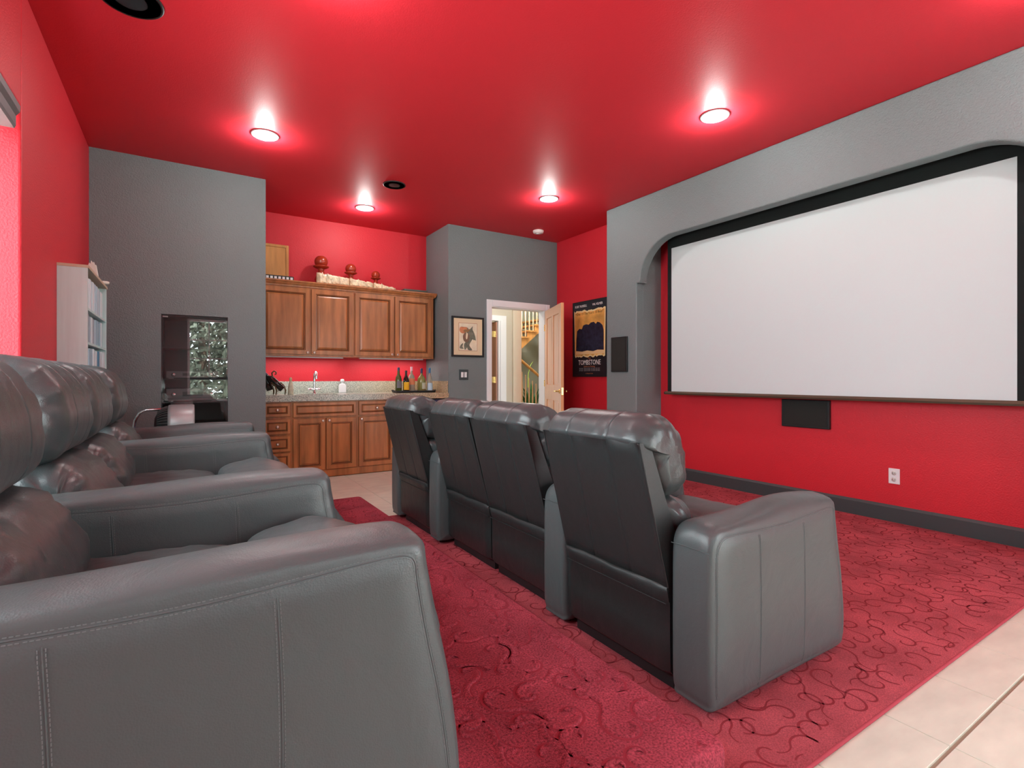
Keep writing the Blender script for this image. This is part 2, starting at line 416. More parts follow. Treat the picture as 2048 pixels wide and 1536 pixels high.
# ------------------------------------------------------------------ carpet, riser
def scroll_lines(x0, x1, y0, y1, z, step, width, seed, ridge=0):
    rnd = random.Random(seed); b = MB()
    nx = int((x1 - x0) / step); ny = int((y1 - y0) / step)
    for i in range(nx + 1):
        for j in range(ny + 1):
            px = x0 + (i + .5 + rnd.uniform(-.28, .28)) * (x1 - x0) / (nx + 1)
            py = y0 + (j + .5 + rnd.uniform(-.28, .28)) * (y1 - y0) / (ny + 1)
            for rep in range(1):
                sg = rnd.choice((-1, 1)); ph = rnd.uniform(0, 2 * PI); sc = rnd.uniform(.85, 1.25) * step / .15
                L = .34 * sc; n = 34; x, y = px, py; pts = []
                for k in range(n):
                    s_ = k / (n - 1)
                    kap = (40 * math.exp(-s_ * 3.6) + 9) / sc if s_ < .74 else -16 / sc
                    ph += sg * kap * L / n; x += math.cos(ph) * L / n; y += math.sin(ph) * L / n
                    pts.append((x, y, ph, s_))
                rows = []
                for x, y, ph, s_ in pts:
                    if not (x0 + .012 < x < x1 - .012 and y0 + .02 < y < y1 - .012):
                        if len(rows) > 1: b.grid(rows, 0, smooth=False)
                        rows = []; continue
                    w = width * (.5 + .5 * math.sin(PI * min(1, s_ * 1.05 + .12)))
                    dx, dy = -math.sin(ph) * w, math.cos(ph) * w
                    rows.append([(x + dx, y + dy, z), (x - dx, y - dy, z)])
                if len(rows) > 1: b.grid(rows, 0, smooth=False)
                if ridge:
                    rows = []
                    for x, y, ph, s_ in pts:
                        if not (x0 + .02 < x < x1 - .02 and y0 + .02 < y < y1 - .02):
                            if len(rows) > 1: b.grid(rows, 1, smooth=True)
                            rows = []; continue
                        k = sg; nx_, ny_ = -math.sin(ph) * k, math.cos(ph) * k
                        rows.append([(x + nx_ * o, y + ny_ * o, z - .0008 + hh) for o, hh in ((.003, 0), (.006, ridge * .8), (.010, ridge), (.018, ridge * .5), (.028, 0))])
                    if len(rows) > 1: b.grid(rows, 1, smooth=True)
    return b
CX0, CY0, CY1, RX = 1.150, .780, 3.965, 1.140
b = MB(); b.box(CX0, XR - .021, CY0, CY1, .0005, .012)
carpet = obj('area_carpet', b, CARPET); tag(carpet, 'wide red carpet with darker scroll lines on the tile floor below the white screen', 'carpet')
obj('scroll_pattern', scroll_lines(CX0, XR - .02, CY0 + .01, CY1, .0126, .112, .0040, 3), CARV, carpet, kind='stuff')
b = MB(); b.tube([(CX0 + .01, CY0, .0065), (XR - .03, CY0, .0065)], .006, 10); obj('bound_edge', b, BIND, carpet)
b = MB()
def rrect(x0, x1, y0, y1, r, n=6):
    p = []
    for cx, cy, a in ((x1 - r, y1 - r, 0), (x0 + r, y1 - r, 90), (x0 + r, y0 + r, 180), (x1 - r, y0 + r, 270)):
        for k in range(n + 1):
            t = math.radians(a + 90 * k / n); p.append((cx + r * math.cos(t), cy + r * math.sin(t)))
    return p
rows = []
for ins, z in ((0, .001), (0, .175), (.003, .188), (.009, .196), (.018, .200)):
    rows.append([(x, y, z) for x, y in rrect(XL + .01 + ins, RX - ins, .79 + ins, 3.96 - ins, .035 - ins * .8)])
b.grid(rows, 0, True, True, capends=True)
riser = obj('carpeted_riser', b, CARPET2); tag(riser, 'raised platform covered in red scroll carpet under the rear row of recliners', 'platform')
obj('scroll_pattern', scroll_lines(.455, RX - .02, .80, 3.95, .2007, .128, .0042, 5, .0045), [CARV2, CARPET2], riser, kind='stuff')

# ------------------------------------------------------------------ recliners
ARM_T = .175; SEAT_W = .565
def arm_profile():
    p = [(.035, .020), (.008, .040), (.0, .09), (-.002, .20), (-.002, .36), (0, .50), (.010, .560), (.045, .592), (.12, .597), (.25, .598), (.40, .600),
         (.55, .604), (.66, .607), (.730, .607), (.765, .603), (.781, .588), (.787, .55), (.807, .45), (.834, .32), (.852, .18), (.853, .09), (.842, .042), (.808, .020), (.6, .018), (.3, .018)]
    return smooth_curve(p, 4)
def crown(x): return .014 + .030 * math.exp(-((x - .50) / .22) ** 2)
def side_b(x, z): return 0.0
def dome(s_): return .009 * min(1, max(0, 1 - (1 - s_) / .16)) ** 2
def arm_mesh(flat):
    pr = arm_profile(); N = len(pr); nrm = []
    for i in range(N):
        d = pr[(i + 1) % N] - pr[i - 1]; nrm.append(Vector((-d.y, d.x)).normalized())
    c = sum(pr, Vector((0, 0))) / N
    sgn = 1 if sum((pr[i] - c).dot(nrm[i]) for i in range(N)) > 0 else -1
    st = [(.009, .024), (.0105, .014), (.016, .005), (.028, 0), (.05, 0), (.0875, 0), (.125, 0), (.147, 0), (.159, .005), (.1645, .014), (.166, .024)]
    rows = []
    for y, ins in st:
        t = y / ARM_T; row = []
        for p, n in zip(pr, nrm):
            q = p - (p - Vector((.42, .30))).normalized() * ins * 1.15; z = q.y
            if p.y > .5: z += crown(q.x) * (.42 if flat else 1.0) * max(0, 1 - (2 * (y - .009) / (ARM_T - .018) - 1) ** 2) * min(1, (p.y - .5) / .08)
            dy = side_b(q.x, z) * (1 if t < .1 else (-1 if t > .9 else 0))
            row.append((q.x, y + dy, z))
        rows.append(row)
    b = MB(); b.grid(rows, 0, True, True)
    for y, sd in ((0, 1), (ARM_T, -1)):
        rr = []
        for s_ in (1, .985, .965, .94, .91, .88, .84, .80, .65, .5, .35, .2, .06):
            rr.append([((lambda q: (q.x, y + sd * dome(s_), q.y))(Vector((.42, .30)).lerp(p - (p - Vector((.42, .30))).normalized() * .024 * 1.15, s_))) for p, n in zip(pr, nrm)])
        rr = [[(x, yy, z) for x, yy, z in row] for row in rr]
        b.grid(rr, 0, True, True); b.add(rr[-1], [tuple(range(N))], 0, True)
    return b
def side_y(x, z):
    return side_b(x, z)
def stitch_mesh():
    """raised welt and two rows of stitches: two vertical seams and the top seam, both sides of an arm"""
    b = MB()
    def along(pts, sd, off):
        for i in range(len(pts) - 1):
            a, c = pts[i], pts[i + 1]
            d = Vector((c[0] - a[0], c[1] - a[1])); L = d.length
            if L < 1e-6: continue
            d /= L; nv = Vector((-d.y, d.x)); k = 0; s0 = 0
            while s0 + .0042 < L:
                for o in off:
                    p0 = Vector(a) + d * s0 + nv * o; p1 = p0 + d * .0042
                    qs = []
                    for p, w in ((p0, .0006), (p1, .0006)):
                        for sg in (-1, 1):
                            e = p + nv * w * sg; qs.append((e.x, e.y))
                    yb = y0 + sd * dome(rat(p0)) - sd * .0008
                    b.add([(x, yb, z) for x, z in (qs[0], qs[1], qs[3], qs[2])] + [(x, yb + sd * .003, z) for x, z in (qs[0], qs[1], qs[3], qs[2])],
                          [(0, 1, 2, 3), (0, 1, 5, 4), (1, 2, 6, 5), (2, 3, 7, 6), (3, 0, 4, 7)], 1)
                s0 += .0062
    def rat(p):
        # same inset profile as the side fan: 1 - s^4, s = distance ratio from the centre
        best = 9
        cx, cz = .42, .30; dx, dz = p[0] - cx, p[1] - cz
        a = math.atan2(dz, dx); s_ = math.hypot(dx, dz) / edge(a)
        return s_
    pr = arm_profile(); tab = sorted((math.atan2(q.y - .30, q.x - .42), math.hypot(q.x - .42, q.y - .30) - .0276) for q in pr)
    def edge(a):
        for i in range(len(tab)):
            if tab[i][0] > a:
                a0, r0 = tab[i - 1] if i else (tab[-1][0] - 2 * PI, tab[-1][1]); a1, r1 = tab[i]
                return r0 + (r1 - r0) * (a - a0) / (a1 - a0)
        return tab[-1][1]
    for y0, sd in ((0, 1), (ARM_T, -1)):
        lines = []
        for x in (.255, .530):
            lines.append([(x + .012 * math.sin(z * 5) - .008, z) for z in [.045 + .0256 * k for k in range(21)]])
        pr2 = []
        for i in range(len(pr)):
            q = pr[i]; q2 = q - (q - Vector((.42, .30))).normalized() * .033
            if q2.y > .06: pr2.append((q2.x, q2.y))
        lines.append(pr2)
        for L in lines:
            along(L, sd, (-.0042, .0042))
            pts = [(x, y0 + sd * dome(rat((x, z))) + sd * .0003, z) for x, z in L]
            b.tube(pts, .0014, 6, 0, caps=False)
    b.tube([(.0005, .012, .530), (-.0008, .05, .532), (-.0008, .125, .532), (.0005, .163, .530)], .0018, 6, 0)
    return b
def loft(prof, y0, y1, pw=5, ny=33, amp=.006, seed=0, grooves=(), endround=.06, fold=0.0, freq=9):
    """cushion: closed XZ profile swept in Y, ends rounded, leather folds added"""
    pr = smooth_curve(prof, 5); N = len(pr); c = sum(pr, Vector((0, 0))) / N; rows = []
    W_ = y1 - y0; nrm = []
    for i in range(N):
        d = pr[(i + 1) % N] - pr[i - 1]; nrm.append(Vector((-d.y, d.x)).normalized())
    sg = 1 if sum((pr[i] - c).dot(nrm[i]) for i in range(N)) > 0 else -1
    ts = sorted(set([0, .004, .012, .025, .045, .07, .10] + [1 - t for t in (0, .004, .012, .025, .045, .07, .10)] + [k / ny for k in range(4, ny - 3)] + [g + d for g in grooves for d in (-.012, -.005, 0, .005, .012)]))
    for t in ts:
        e = min(t, 1 - t) * W_; s_ = 1.0
        ins = 0
        if e < endround: ins = endround * (1 - math.sqrt(max(0, 1 - (1 - e / endround) ** 2)))
        g = sum(math.exp(-((t - q) / .006) ** 2) for q in grooves)
        row = []
        edge_f = math.exp(-(e / (.16 * W_)) ** 1.0)
        for p, n in zip(pr, nrm):
            n = n * sg; r = (p - c).length
            k = max(.03, 1 - ins / max(r, .03) * .95)
            q = c + (p - c) * k
            v = Vector((q.x * freq + seed * 7, t * W_ * freq * .9, q.y * freq))
            d = noise.noise(v) * amp + noise.noise(v * 2.3) * amp * .45
            a = math.atan2(p.y - c.y, p.x - c.x)
            d += fold * edge_f * math.sin(a * 9 + 3 * noise.noise(v * .5) + seed) + fold * .5 * edge_f * math.sin(a * 17 + seed * 2)
            d -= g * .0035
            row.append((q.x + n.x * d, y0 + t * W_, q.y + n.y * d))
        rows.append(row)
    b = MB(); b.grid(rows, 0, True, True)
    b.add(rows[0], [tuple(range(N))], 0, True); b.add(rows[-1], [tuple(range(N))], 0, True)
    return b
HEAD = [(-.130, .868), (-.128, .895), (-.095, .938), (-.035, .962), (.030, .957), (.085, .925), (.124, .865), (.140, .79), (.134, .72), (.108, .678), (.06, .662), (.0, .68), (-.04, .74), (-.075, .83)]
LUMB = [(.0, .66), (.07, .668), (.125, .655), (.168, .618), (.205, .555), (.225, .50), (.20, .455), (.12, .44), (.04, .45), (.01, .55)]
SEATP = [(.10, .33), (.10, .43), (.15, .468), (.28, .470), (.40, .468), (.50, .455), (.535, .42), (.54, .36), (.50, .32), (.3, .31)]
FOOT = [(0.545, 0.3), (0.542, 0.42), (0.57, 0.478), (0.695, 0.5), (0.785, 0.487), (0.855, 0.44), (0.893, 0.36), (0.903, 0.25), (0.895, 0.15), (0.87, 0.09), (0.815, 0.07), (0.665, 0.08), (0.55, 0.14)]
def slab_mesh(w):
    """tilted back shell with two stitched seams; faces backwards"""
    b = MB(); n = 24; rows = []
    gro = (.30, .66)
    ts = sorted(set([0, .008, .02] + [k / n for k in range(1, n)] + [.98, .992, 1] + [g + d for g in gro for d in (-.006, 0, .006)]))
    prof = []
    for k in range(13): s_ = k / 12; prof.append((0 - .130 * s_ , .365 + .505 * s_, 0))
    for k in range(4): s_ = k / 3; prof.append((-.130 + .062 * s_, .872 - .006 * s_, 1))
    for k in range(13): s_ = k / 12; prof.append((-.068 + .188 * s_, .866 - .506 * s_, 2))
    for t in ts:
        e = min(t, 1 - t) * w; ins = max(0, .008 - e) if e < .008 else 0
        row = []
        for x, z, kd in prof:
            g = sum(math.exp(-((t - q) / .004) ** 2) for q in gro) if kd == 0 else 0
            wv = .004 * noise.noise(Vector((t * 5, z * 4, 1.7))) if kd == 0 else 0
            tap = 1 - .035 * (z - .36) / .5
            row.append((x + g * .004 + ins * (.7 if kd == 0 else -.7 if kd == 2 else 0) + wv, w / 2 + (t - .5) * w * tap, z - (ins if kd == 1 else 0)))
        rows.append(row)
    b.grid(rows, 0, True, True); N = len(prof)
    b.add(rows[0], [tuple(range(N))], 0, False); b.add(rows[-1], [tuple(range(N))], 0, False)
    for t in (0, 1):
        b.tube([(.004 - .130 * k / 12, w / 2 + (t - .5) * w * (1 - .035 * (.505 * k / 12) / .5), .368 + .502 * k / 12) for k in range(13)], .0032, 8)
    return b
def rear_panel_mesh(w):
    """upholstered kick panel under the back shell, with a loose flap along its top"""
    b = MB(); rows = []; n = 30
    for i in range(n + 1):
        t = i / n; y = .006 + t * (w - .012); wv = .006 * noise.noise(Vector((t * 6, 3.1, .4)))
        r = .012 * max(0, 1 - min(t, 1 - t) * 18)
        f = .004 * math.sin(t * 11) + wv
        rows.append([(.14, y, .060), (.02 + r, y, .060), (.006 + r, y, .075), (.003 + r, y, .20), (.003 + r, y, .312), (-.003 + r, y, .318), (-.008 + f * .6 + r, y, .345), (-.013 + f + r, y, .366 + f * .7), (-.004 + f + r, y, .371 + f * .7), (.02, y, .372), (.14, y, .36)])
    b.grid(rows, 0, True, True)
    b.add(rows[0], [tuple(range(11))], 0, False); b.add(rows[-1], [tuple(range(11))], 0, False)
    b.tube([(.0015, .012 + .0, .31), (.0015, w - .012, .31)], .0016, 6, 0, caps=False)
    return b
def base_mesh(w):
    b = MB(); b.box(.05, .70, .02, w - .02, .0, .05); return b
M_ARM = arm_mesh(False).mesh('armrest', LEA); M_ARMF = arm_mesh(True).mesh('armrest', LEA)
M_ST = stitch_mesh().mesh('stitching', [LEA, THREAD])
SW = SEAT_W
M_HEAD = [loft(HEAD, .0, SW, amp=.005, seed=s_, grooves=(.30, .68), endround=.085, fold=.0042, freq=4.5).mesh('head_pillow', LEC) for s_ in (1, 5)]
M_LUMB = [loft(LUMB, .006, SW - .006, amp=.006, seed=s_ + 2, endround=.09, fold=.0060, freq=5).mesh('lumbar_cushion', LEC) for s_ in (1, 5)]
M_SEAT = loft(SEATP, .004, SW - .004, amp=.005, seed=8, endround=.05, fold=.002).mesh('seat_cushion', LEA)
M_FOOT = loft(FOOT, .006, SW - .006, amp=.005, seed=11, endround=.05, fold=.004).mesh('footrest_pad', LEA)
M_SLAB = slab_mesh(SW - .008).mesh('back_shell', LEB)
M_KICK = rear_panel_mesh(SW).mesh('rear_panel', LEB)
M_BASE = base_mesh(SW).mesh('base', BLACK)
def piping_mesh():
    b = MB(); pts = [(-.002 - .130 * k / 12, .012, .37 + .50 * k / 12) for k in range(13)]
    return b
def seat_unit(parent, y, v, back=0.0):
    obj('back_shell', M_SLAB, None, parent, (back, y + .004, 0)); obj('rear_panel', M_KICK, None, parent, (back, y, 0))
    obj('head_pillow', M_HEAD[v], None, parent, (back, y, 0)); obj('lumbar_cushion', M_LUMB[v], None, parent, (back, y, 0))
    obj('seat_cushion', M_SEAT, None, parent, (0, y, 0)); obj('footrest_pad', M_FOOT, None, parent, (0, y, 0))
    obj('base', M_BASE, None, parent, (0, y, 0))
def recliner(label, loc, v, arm=None):
    r = thing('recliner', label, 'recliner', loc, 0, None)
    for y in (0, ARM_T + SW):
        a = obj('armrest', arm or M_ARM, None, r, (0, y, 0)); obj('stitching', M_ST, None, a)
    seat_unit(r, ARM_T, v)
    return r
def loveseat(label, loc):
    r = thing('loveseat', label, 'recliner sofa', loc)
    seat_unit(r, .0, 1); seat_unit(r, SW, 0)
    return r
CH = ARM_T * 2 + SW; G = .002
FX, FY, FZ = 1.395, 1.030, .0135
recliner('black leather recliner at the near end of the front row, seen from behind', (FX, FY, FZ), 0)
loveseat('armless double black leather seat in the middle of the front row, seen from behind', (FX + .045, FY + CH + G, FZ))
recliner('black leather recliner at the far end of the front row nearest the wooden cabinets', (FX - .005, FY + CH + 2 * SW + 2 * G, FZ), 1)
QX, QY, QZ = -.405, .872, .201
recliner('black leather recliner at the near end of the rear row, its arm filling the foreground', (QX, QY, QZ), 0, M_ARMF)
loveseat('armless double black leather seat in the middle of the rear row against the left wall', (QX, QY + CH + G, QZ))
recliner('black leather recliner at the far end of the rear row beside the silver machine', (QX, QY + CH + 2 * SW + 2 * G, QZ), 1, M_ARMF)

# ------------------------------------------------------------------ projection screen
r = thing('projection_screen', 'large white projection screen with a black border hanging in the grey arch', 'projection screen', (4.38, 2.388, 0))
b = MB(); b.box(0, .0015, -1.405, 1.405, .945, 2.80); obj('black_border', b, BLACKC, r)
b = MB(); b.box(-.0015, -.0003, -1.352, 1.352, .958, 2.480); obj('screen_surface', b, SCREEN, r)
b = MB(); b.prism([(-.016, .925), (.014, .925), (.016, .935), (.012, .958), (-.012, .958), (-.018, .94)], 'y', -1.43, 1.43); obj('bottom_bar', b, BRONZE, r)
for q in (-1, 1): b = MB(); b.tube([(.0, q * 1.43, .94), (.0, q * 1.445, .94)], .014, 12); obj('end_cap', b, BLACK, r)
b = MB(); b.box(-.05, .06, -1.5, 1.5, 2.78, 2.90); obj('housing', b, BLACK, r)

# ------------------------------------------------------------------ wall speakers, outlet, switch
def grille_speaker(name, label, loc, w, h, rotz, d=.02):
    r = thing(name, label, 'speaker', loc, rotz)
    b = MB(); b.box(-w / 2, w / 2, -d, 0, 0, h); o = obj('frame', b, BLACK, r); bevel(o, .004, 2)
    b = MB(); b.box(-w / 2 + .018, w / 2 - .018, -d - .003, -d + .001, .018, h - .018); obj('grille', b, mat('charcoal speaker cloth', (.03, .03, .028), .9, .1, bump=(600, .5, 1, .001)), r)
    return r
grille_speaker('wall_speaker', 'black rectangular wall speaker on the grey column beside the poster', (XF - .0005, 4.280, 1.168), .25, .395, -PI / 2)
grille_speaker('wall_speaker', 'black wide speaker on the red wall below the white screen', (XR - .0005, 2.413, .672), .405, .24, -PI / 2, .03)
r = thing('power_outlet', 'white power outlet on the red wall below the screen', 'outlet', (XR - .0005, 1.757, .357), -PI / 2)
b = MB(); b.box(-.037, .037, -.007, 0, -.058, .058); bevel(obj('cover_plate', b, WHITE, r), .003, 2)
for z in (-.024, .024):
    b = MB(); b.lathe([(0, 0), (.0165, 0), (.0165, .003), (0, .003)], 16, M=Matrix.Translation((0, -.007, z)) @ Matrix.Rotation(PI / 2, 4, 'X'))
    k = obj('receptacle', b, mat('ivory plastic', (.7, .7, .66), .4, .4), r)
    b = MB(); b.box(-.0075, -.005, -.0108, -.0098, z - .005, z + .006); b.box(.005, .0075, -.0108, -.0098, z - .005, z + .006); obj('slot', b, BLACK, k)
r = thing('light_switch', 'dark switch plate with two white rockers on the wall below the framed picture', 'light switch', (3.035, YD - .0005, 1.142))
b = MB(); b.box(-.066, .066, -.007, 0, -.067, .067); bevel(obj('cover_plate', b, DGREY, r), .003, 2)
for x in (-.024, .024):
    b = MB(); b.prism([(-.007, -.034), (-.011, -.030), (-.009, 0), (-.013, .030), (-.007, .034)], 'x', x - .017, x + .017); obj('rocker', b, WHITE, r)

# ------------------------------------------------------------------ ceiling fixtures
def can_light(x, y, label, lit=True):
    r = thing('recessed_light', label, 'ceiling light', (x, y, H), 0, None)
    b = MB(); b.lathe([(.082, .0), (.100, -.001), (.104, -.006), (.094, -.010), (.084, -.009), (.080, -.002)], 32); obj('trim_ring', b, WHITE, r)
    b = MB(); b.lathe([(0, -.014), (.03, -.0135), (.06, -.010), (.080, -.003), (.0801, -.0005), (0, -.0005)], 32); obj('lens', b, LAMP, r)
    light('can_bulb', 'POINT', (x, y, H - .055), BULB_W, WARM, shadow_soft_size=.035)
can_light(.545, 4.56, 'lit recessed ceiling light above the rear row, near the grey niche wall')
can_light(3.345, 4.53, 'lit recessed ceiling light in front of the poster corner')
can_light(3.330, 2.44, 'lit recessed ceiling light above the screen arch, nearest to the camera')
can_light(1.744, 5.90, 'lit recessed ceiling light above the wooden wall cabinets')
can_light(.600, 2.50, 'lit recessed ceiling light above the rear row, just outside the top of the picture')
can_light(3.420, .66, 'lit recessed ceiling light by the right end of the arch')
def ceiling_speaker(x, y, rad, label):
    r = thing('ceiling_speaker', label, 'ceiling speaker', (x, y, H))
    b = MB(); b.lathe([(rad, 0), (rad, -.006), (rad - .006, -.010), (rad - .012, -.008)], 40); b.lathe([(rad - .012, -.008), (rad - .012, -.001)], 40); obj('rim', b, BLACK, r)
    b = MB(); b.lathe([(0, -.009), (rad * .5, -.008), (rad - .012, -.0055), (rad - .012, -.001), (0, -.001)], 40)
    obj('grille', b, mat('dark teal grille', (.010, .020, .024), .5, .4, bump=(500, .4, 1, .001)), r)
ceiling_speaker(-.235, 3.300, .145, 'large round black ceiling speaker in the top left corner')
ceiling_speaker(1.788, 5.040, .112, 'small round black ceiling speaker between the ceiling lights')
r = thing('smoke_detector', 'small round smoke detector on the red ceiling by the doorway', 'smoke detector', (3.96, 5.60, H))
b = MB(); b.lathe([(.072, 0), (.072, -.012), (.066, -.030), (.045, -.038), (0, -.040)], 28); obj('housing', b, mat('off white plastic', (.75, .70, .68), .4, .4), r)
b = MB(); b.lathe([(.030, -.0385), (.030, -.042), (.0, -.043)], 20); obj('sensor', b, WHITE, r)

# ------------------------------------------------------------------ cabinets
def ringpanel(b, x0, x1, z0, z1, y, seq, mats):
    """front of a raised-panel door: nested rectangles; y decreases towards the viewer. seq=(inset, depth, material of the band that follows)"""
    for (i0, d0, m0), (i1, d1, _) in zip(seq[:-1], seq[1:]):
        A = [(x0 + i0, y - d0, z0 + i0), (x1 - i0, y - d0, z0 + i0), (x1 - i0, y - d0, z1 - i0), (x0 + i0, y - d0, z1 - i0)]
        B = [(x0 + i1, y - d1, z0 + i1), (x1 - i1, y - d1, z0 + i1), (x1 - i1, y - d1, z1 - i1), (x0 + i1, y - d1, z1 - i1)]
        b.add(A + B, [(k, (k + 1) % 4, 4 + (k + 1) % 4, 4 + k) for k in range(4)], m0)
    i1, d1, m1 = seq[-1]
    b.add([(x0 + i1, y - d1, z0 + i1), (x1 - i1, y - d1, z0 + i1), (x1 - i1, y - d1, z1 - i1), (x0 + i1, y - d1, z1 - i1)], [(0, 1, 2, 3)], m1)
def door_front(name, parent, x0, x1, z0, z1, y, rail=.055, knob=None):
    b = MB()
    seq = [(0, 0, 1), (0, .016, 0), (.003, .019, 0), (rail - .006, .019, 1), (rail - .002, .013, 0), (rail + .004, .015, 1), (rail + .008, .008, 1), (rail + .012, .007, 0), (rail + .028, .0155, 0), (rail + .032, .017, 0)]
    if min(x1 - x0, z1 - z0) < .2:
        rr = .030; seq = [(0, 0, 1), (0, .016, 0), (.003, .019, 0), (rr, .019, 1), (rr + .004, .013, 0), (rr + .007, .014, 1), (rr + .010, .008, 1), (rr + .012, .008, 0), (rr + .020, .015, 0)]
    ringpanel(b, x0, x1, z0, z1, y, seq, None)
    b.add([(x0, y, z0), (x1, y, z0), (x1, y, z1), (x0, y, z1)], [(0, 3, 2, 1)], 0)
    d = obj(name, b, [WOOD, WOODG], parent)
    if knob:
        kb = MB(); kb.lathe([(.006, 0), (.005, .012), (.013, .018), (.015, .024), (.011, .029), (0, .031)], 16, M=Matrix.Translation((knob[0], y - (.019 if knob[2] else .015), knob[1])) @ Matrix.Rotation(PI / 2, 4, 'X'))
        obj('knob', kb, NICKEL, d)
    return d
YC = 5.975      # base cabinet face
r = thing('drawer_cabinet', 'narrow cherry wood cabinet of four drawers against the grey niche wall', 'cabinet', (0, 0, 0))
b = MB(); b.box(XA0 + .001, .975, YC, YA - .001, .0, .846); b.box(XA0 + .001, .975, YC - .004, YC, 0, .075); obj('body', b, WOOD, r)
for z0, z1 in ((.687, .830), (.500, .660), (.313, .480), (.100, .297)):
    door_front('drawer', r, .700, .962, z0, z1, YC, knob=((.831), (z0 + z1) / 2, 0))
r = thing('sink_cabinet', 'cherry wood sink cabinet with two doors below the faucet', 'cabinet', (0, 0, 0))
b = MB(); b.box(.976, 1.676, YC, YA - .001, .0, .69); b.box(.976, 1.676, YC, YC + .03, .69, .846); b.box(.976, 1.676, YC - .004, YC, 0, .075); obj('body', b, WOOD, r)
door_front('false_front', r, .988, 1.664, .673, .830, YC)
door_front('door', r, .988, 1.322, .083, .655, YC, knob=(1.293, .628, 1))
door_front('door', r, 1.332, 1.664, .083, .655, YC, knob=(1.361, .628, 1))
r = thing('base_cabinet', 'cherry wood base cabinet with one drawer and one door beside the dark appliance', 'cabinet', (0, 0, 0))
b = MB(); b.box(1.677, 2.128, YC, YA - .001, .0, .846); b.box(1.677, 2.128, YC - .004, YC, 0, .075); obj('body', b, WOOD, r)
door_front('drawer', r, 1.692, 2.114, .673, .830, YC, knob=(1.903, .752, 0))
door_front('door', r, 1.692, 2.114, .083, .655, YC, knob=(1.722, .628, 1))
r = thing('undercounter_fridge', 'dark blue-black undercounter appliance at the right end of the granite counter', 'fridge', (2.465, YC, 0))
b = MB(); b.box(-.325, .325, .0, .62, .02, .840); b.box(-.30, .30, .03, .6, 0, .02); obj('body', b, BLACK, r)
b = MB(); b.box(-.318, .318, -.03, -.001, .06, .832); bevel(obj('door', b, mat('dark blue glass', (.02, .04, .08), .15, .6), r), .004, 2)
b = MB(); b.tube([(-.26, -.055, .79), (.26, -.055, .79)], .008, 10); b.tube([(-.24, -.03, .79), (-.24, -.055, .79)], .006, 8); b.tube([(.24, -.03, .79), (.24, -.055, .79)], .006, 8); obj('handle', b, CHROME, r)

# counter with an undermount sink cut-out
SX0, SX1, SY0, SY1 = 1.08, 1.50, 6.06, 6.36
b = MB()
CY = 5.945
for x0, x1, y0, y1 in ((XA0 + .001, SX0, CY, YA - .001), (SX1, XA1 - .001, CY, YA - .001), (SX0, SX1, CY, SY0), (SX0, SX1, SY1, YA - .001)): b.box(x0, x1, y0, y1, .872, .914)
b.box(XA0 + .001, XA1 - .001, CY, CY + .02, .848, .872)
r = obj('granite_counter', b, GRAN); tag(r, 'speckled granite counter with backsplash running the width of the alcove', 'counter')
b = MB(); b.box(XA0 + .001, XA1 - .001, YA - .022, YA - .001, .9145, 1.060); b.box(XA1 - .022, XA1 - .001, 5.965, YA - .023, .9145, 1.060); obj('backsplash', b, GRAN, r)
r = thing('bar_sink', 'small dark bar sink set into the granite counter', 'sink', ((SX0 + SX1) / 2, (SY0 + SY1) / 2, .87))
b = MB(); b.grid([[(x, y, z) for x, y in rrect(-.205 + i, .205 - i, -.145 + i, .145 - i, .03)] for i, z in ((-.004, 0), (0, -.002), (.005, -.14), (.02, -.15), (.10, -.152))], 0, True, True)
b.add([(x, y, -.152) for x, y in rrect(-.105, .105, -.045, .045, .03)], [tuple(range(28))], 0); obj('basin', b, SILVER, r)
b = MB(); b.lathe([(.022, -.151), (.024, -.148), (.0, -.149)], 16); obj('drain', b, CHROME, r)

# wall cabinets
YU = 6.335
def wall_cab(label, x0, x1, doors, right_end=False):
    r = thing('wall_cabinet', label, 'cabinet', (0, 0, 0))
    b = MB(); b.box(x0, x1, YU, YA - .001, 1.352, 2.150)
    b.box(x0, x1, YU - .004, YU, 1.352, 1.366)
    obj('body', b, WOOD, r)
    b = MB()
    xe = x1 + (.035 if right_end else 0)
    pr = [(YU, 2.145), (YU - .010, 2.148), (YU - .012, 2.160), (YU - .030, 2.178), (YU - .034, 2.190), (YU - .045, 2.196), (YU - .045, 2.212), (YA - .001, 2.212), (YA - .001, 2.151), (YU, 2.151)]
    b.prism(pr, 'x', x0, x1)
    if right_end: b.prism([(x1, 2.150), (x1 + .012, 2.160), (x1 + .026, 2.178), (x1 + .035, 2.196), (x1 + .035, 2.212), (x1, 2.212)], 'y', YU - .045, YA - .001)
    obj('crown_molding', b, WOOD, r)
    for a, c, kx in doors: door_front('door', r, a, c, 1.372, 2.130, YU, knob=(kx, 1.395, 1))
    added_light_bar(r, x0 + .1, x1 - .1)
def added_light_bar(r, x0, x1):  # added fixture and lamp, brighten the wall and counter under the cabinets
    b = MB(); b.box(x0, x1, YU + .10, YU + .14, 1.338, 1.3515); obj('added_light_bar', b, WHITE, r)
    o = light('added_fill_lamp', 'AREA', ((x0 + x1) / 2, YU + .12, 1.335), 3.2, (1, .98, .94), shape='RECTANGLE', size=x1 - x0, size_y=.03)
wall_cab('left cherry wood wall cabinet with two raised panel doors', XA0 + .001, 1.737, [(.700, 1.228, 1.200), (1.246, 1.727, 1.274)])
wall_cab('right cherry wood wall cabinet with two raised panel doors', 1.738, 2.780, [(1.748, 2.236, 2.208), (2.252, 2.742, 2.280)], True)

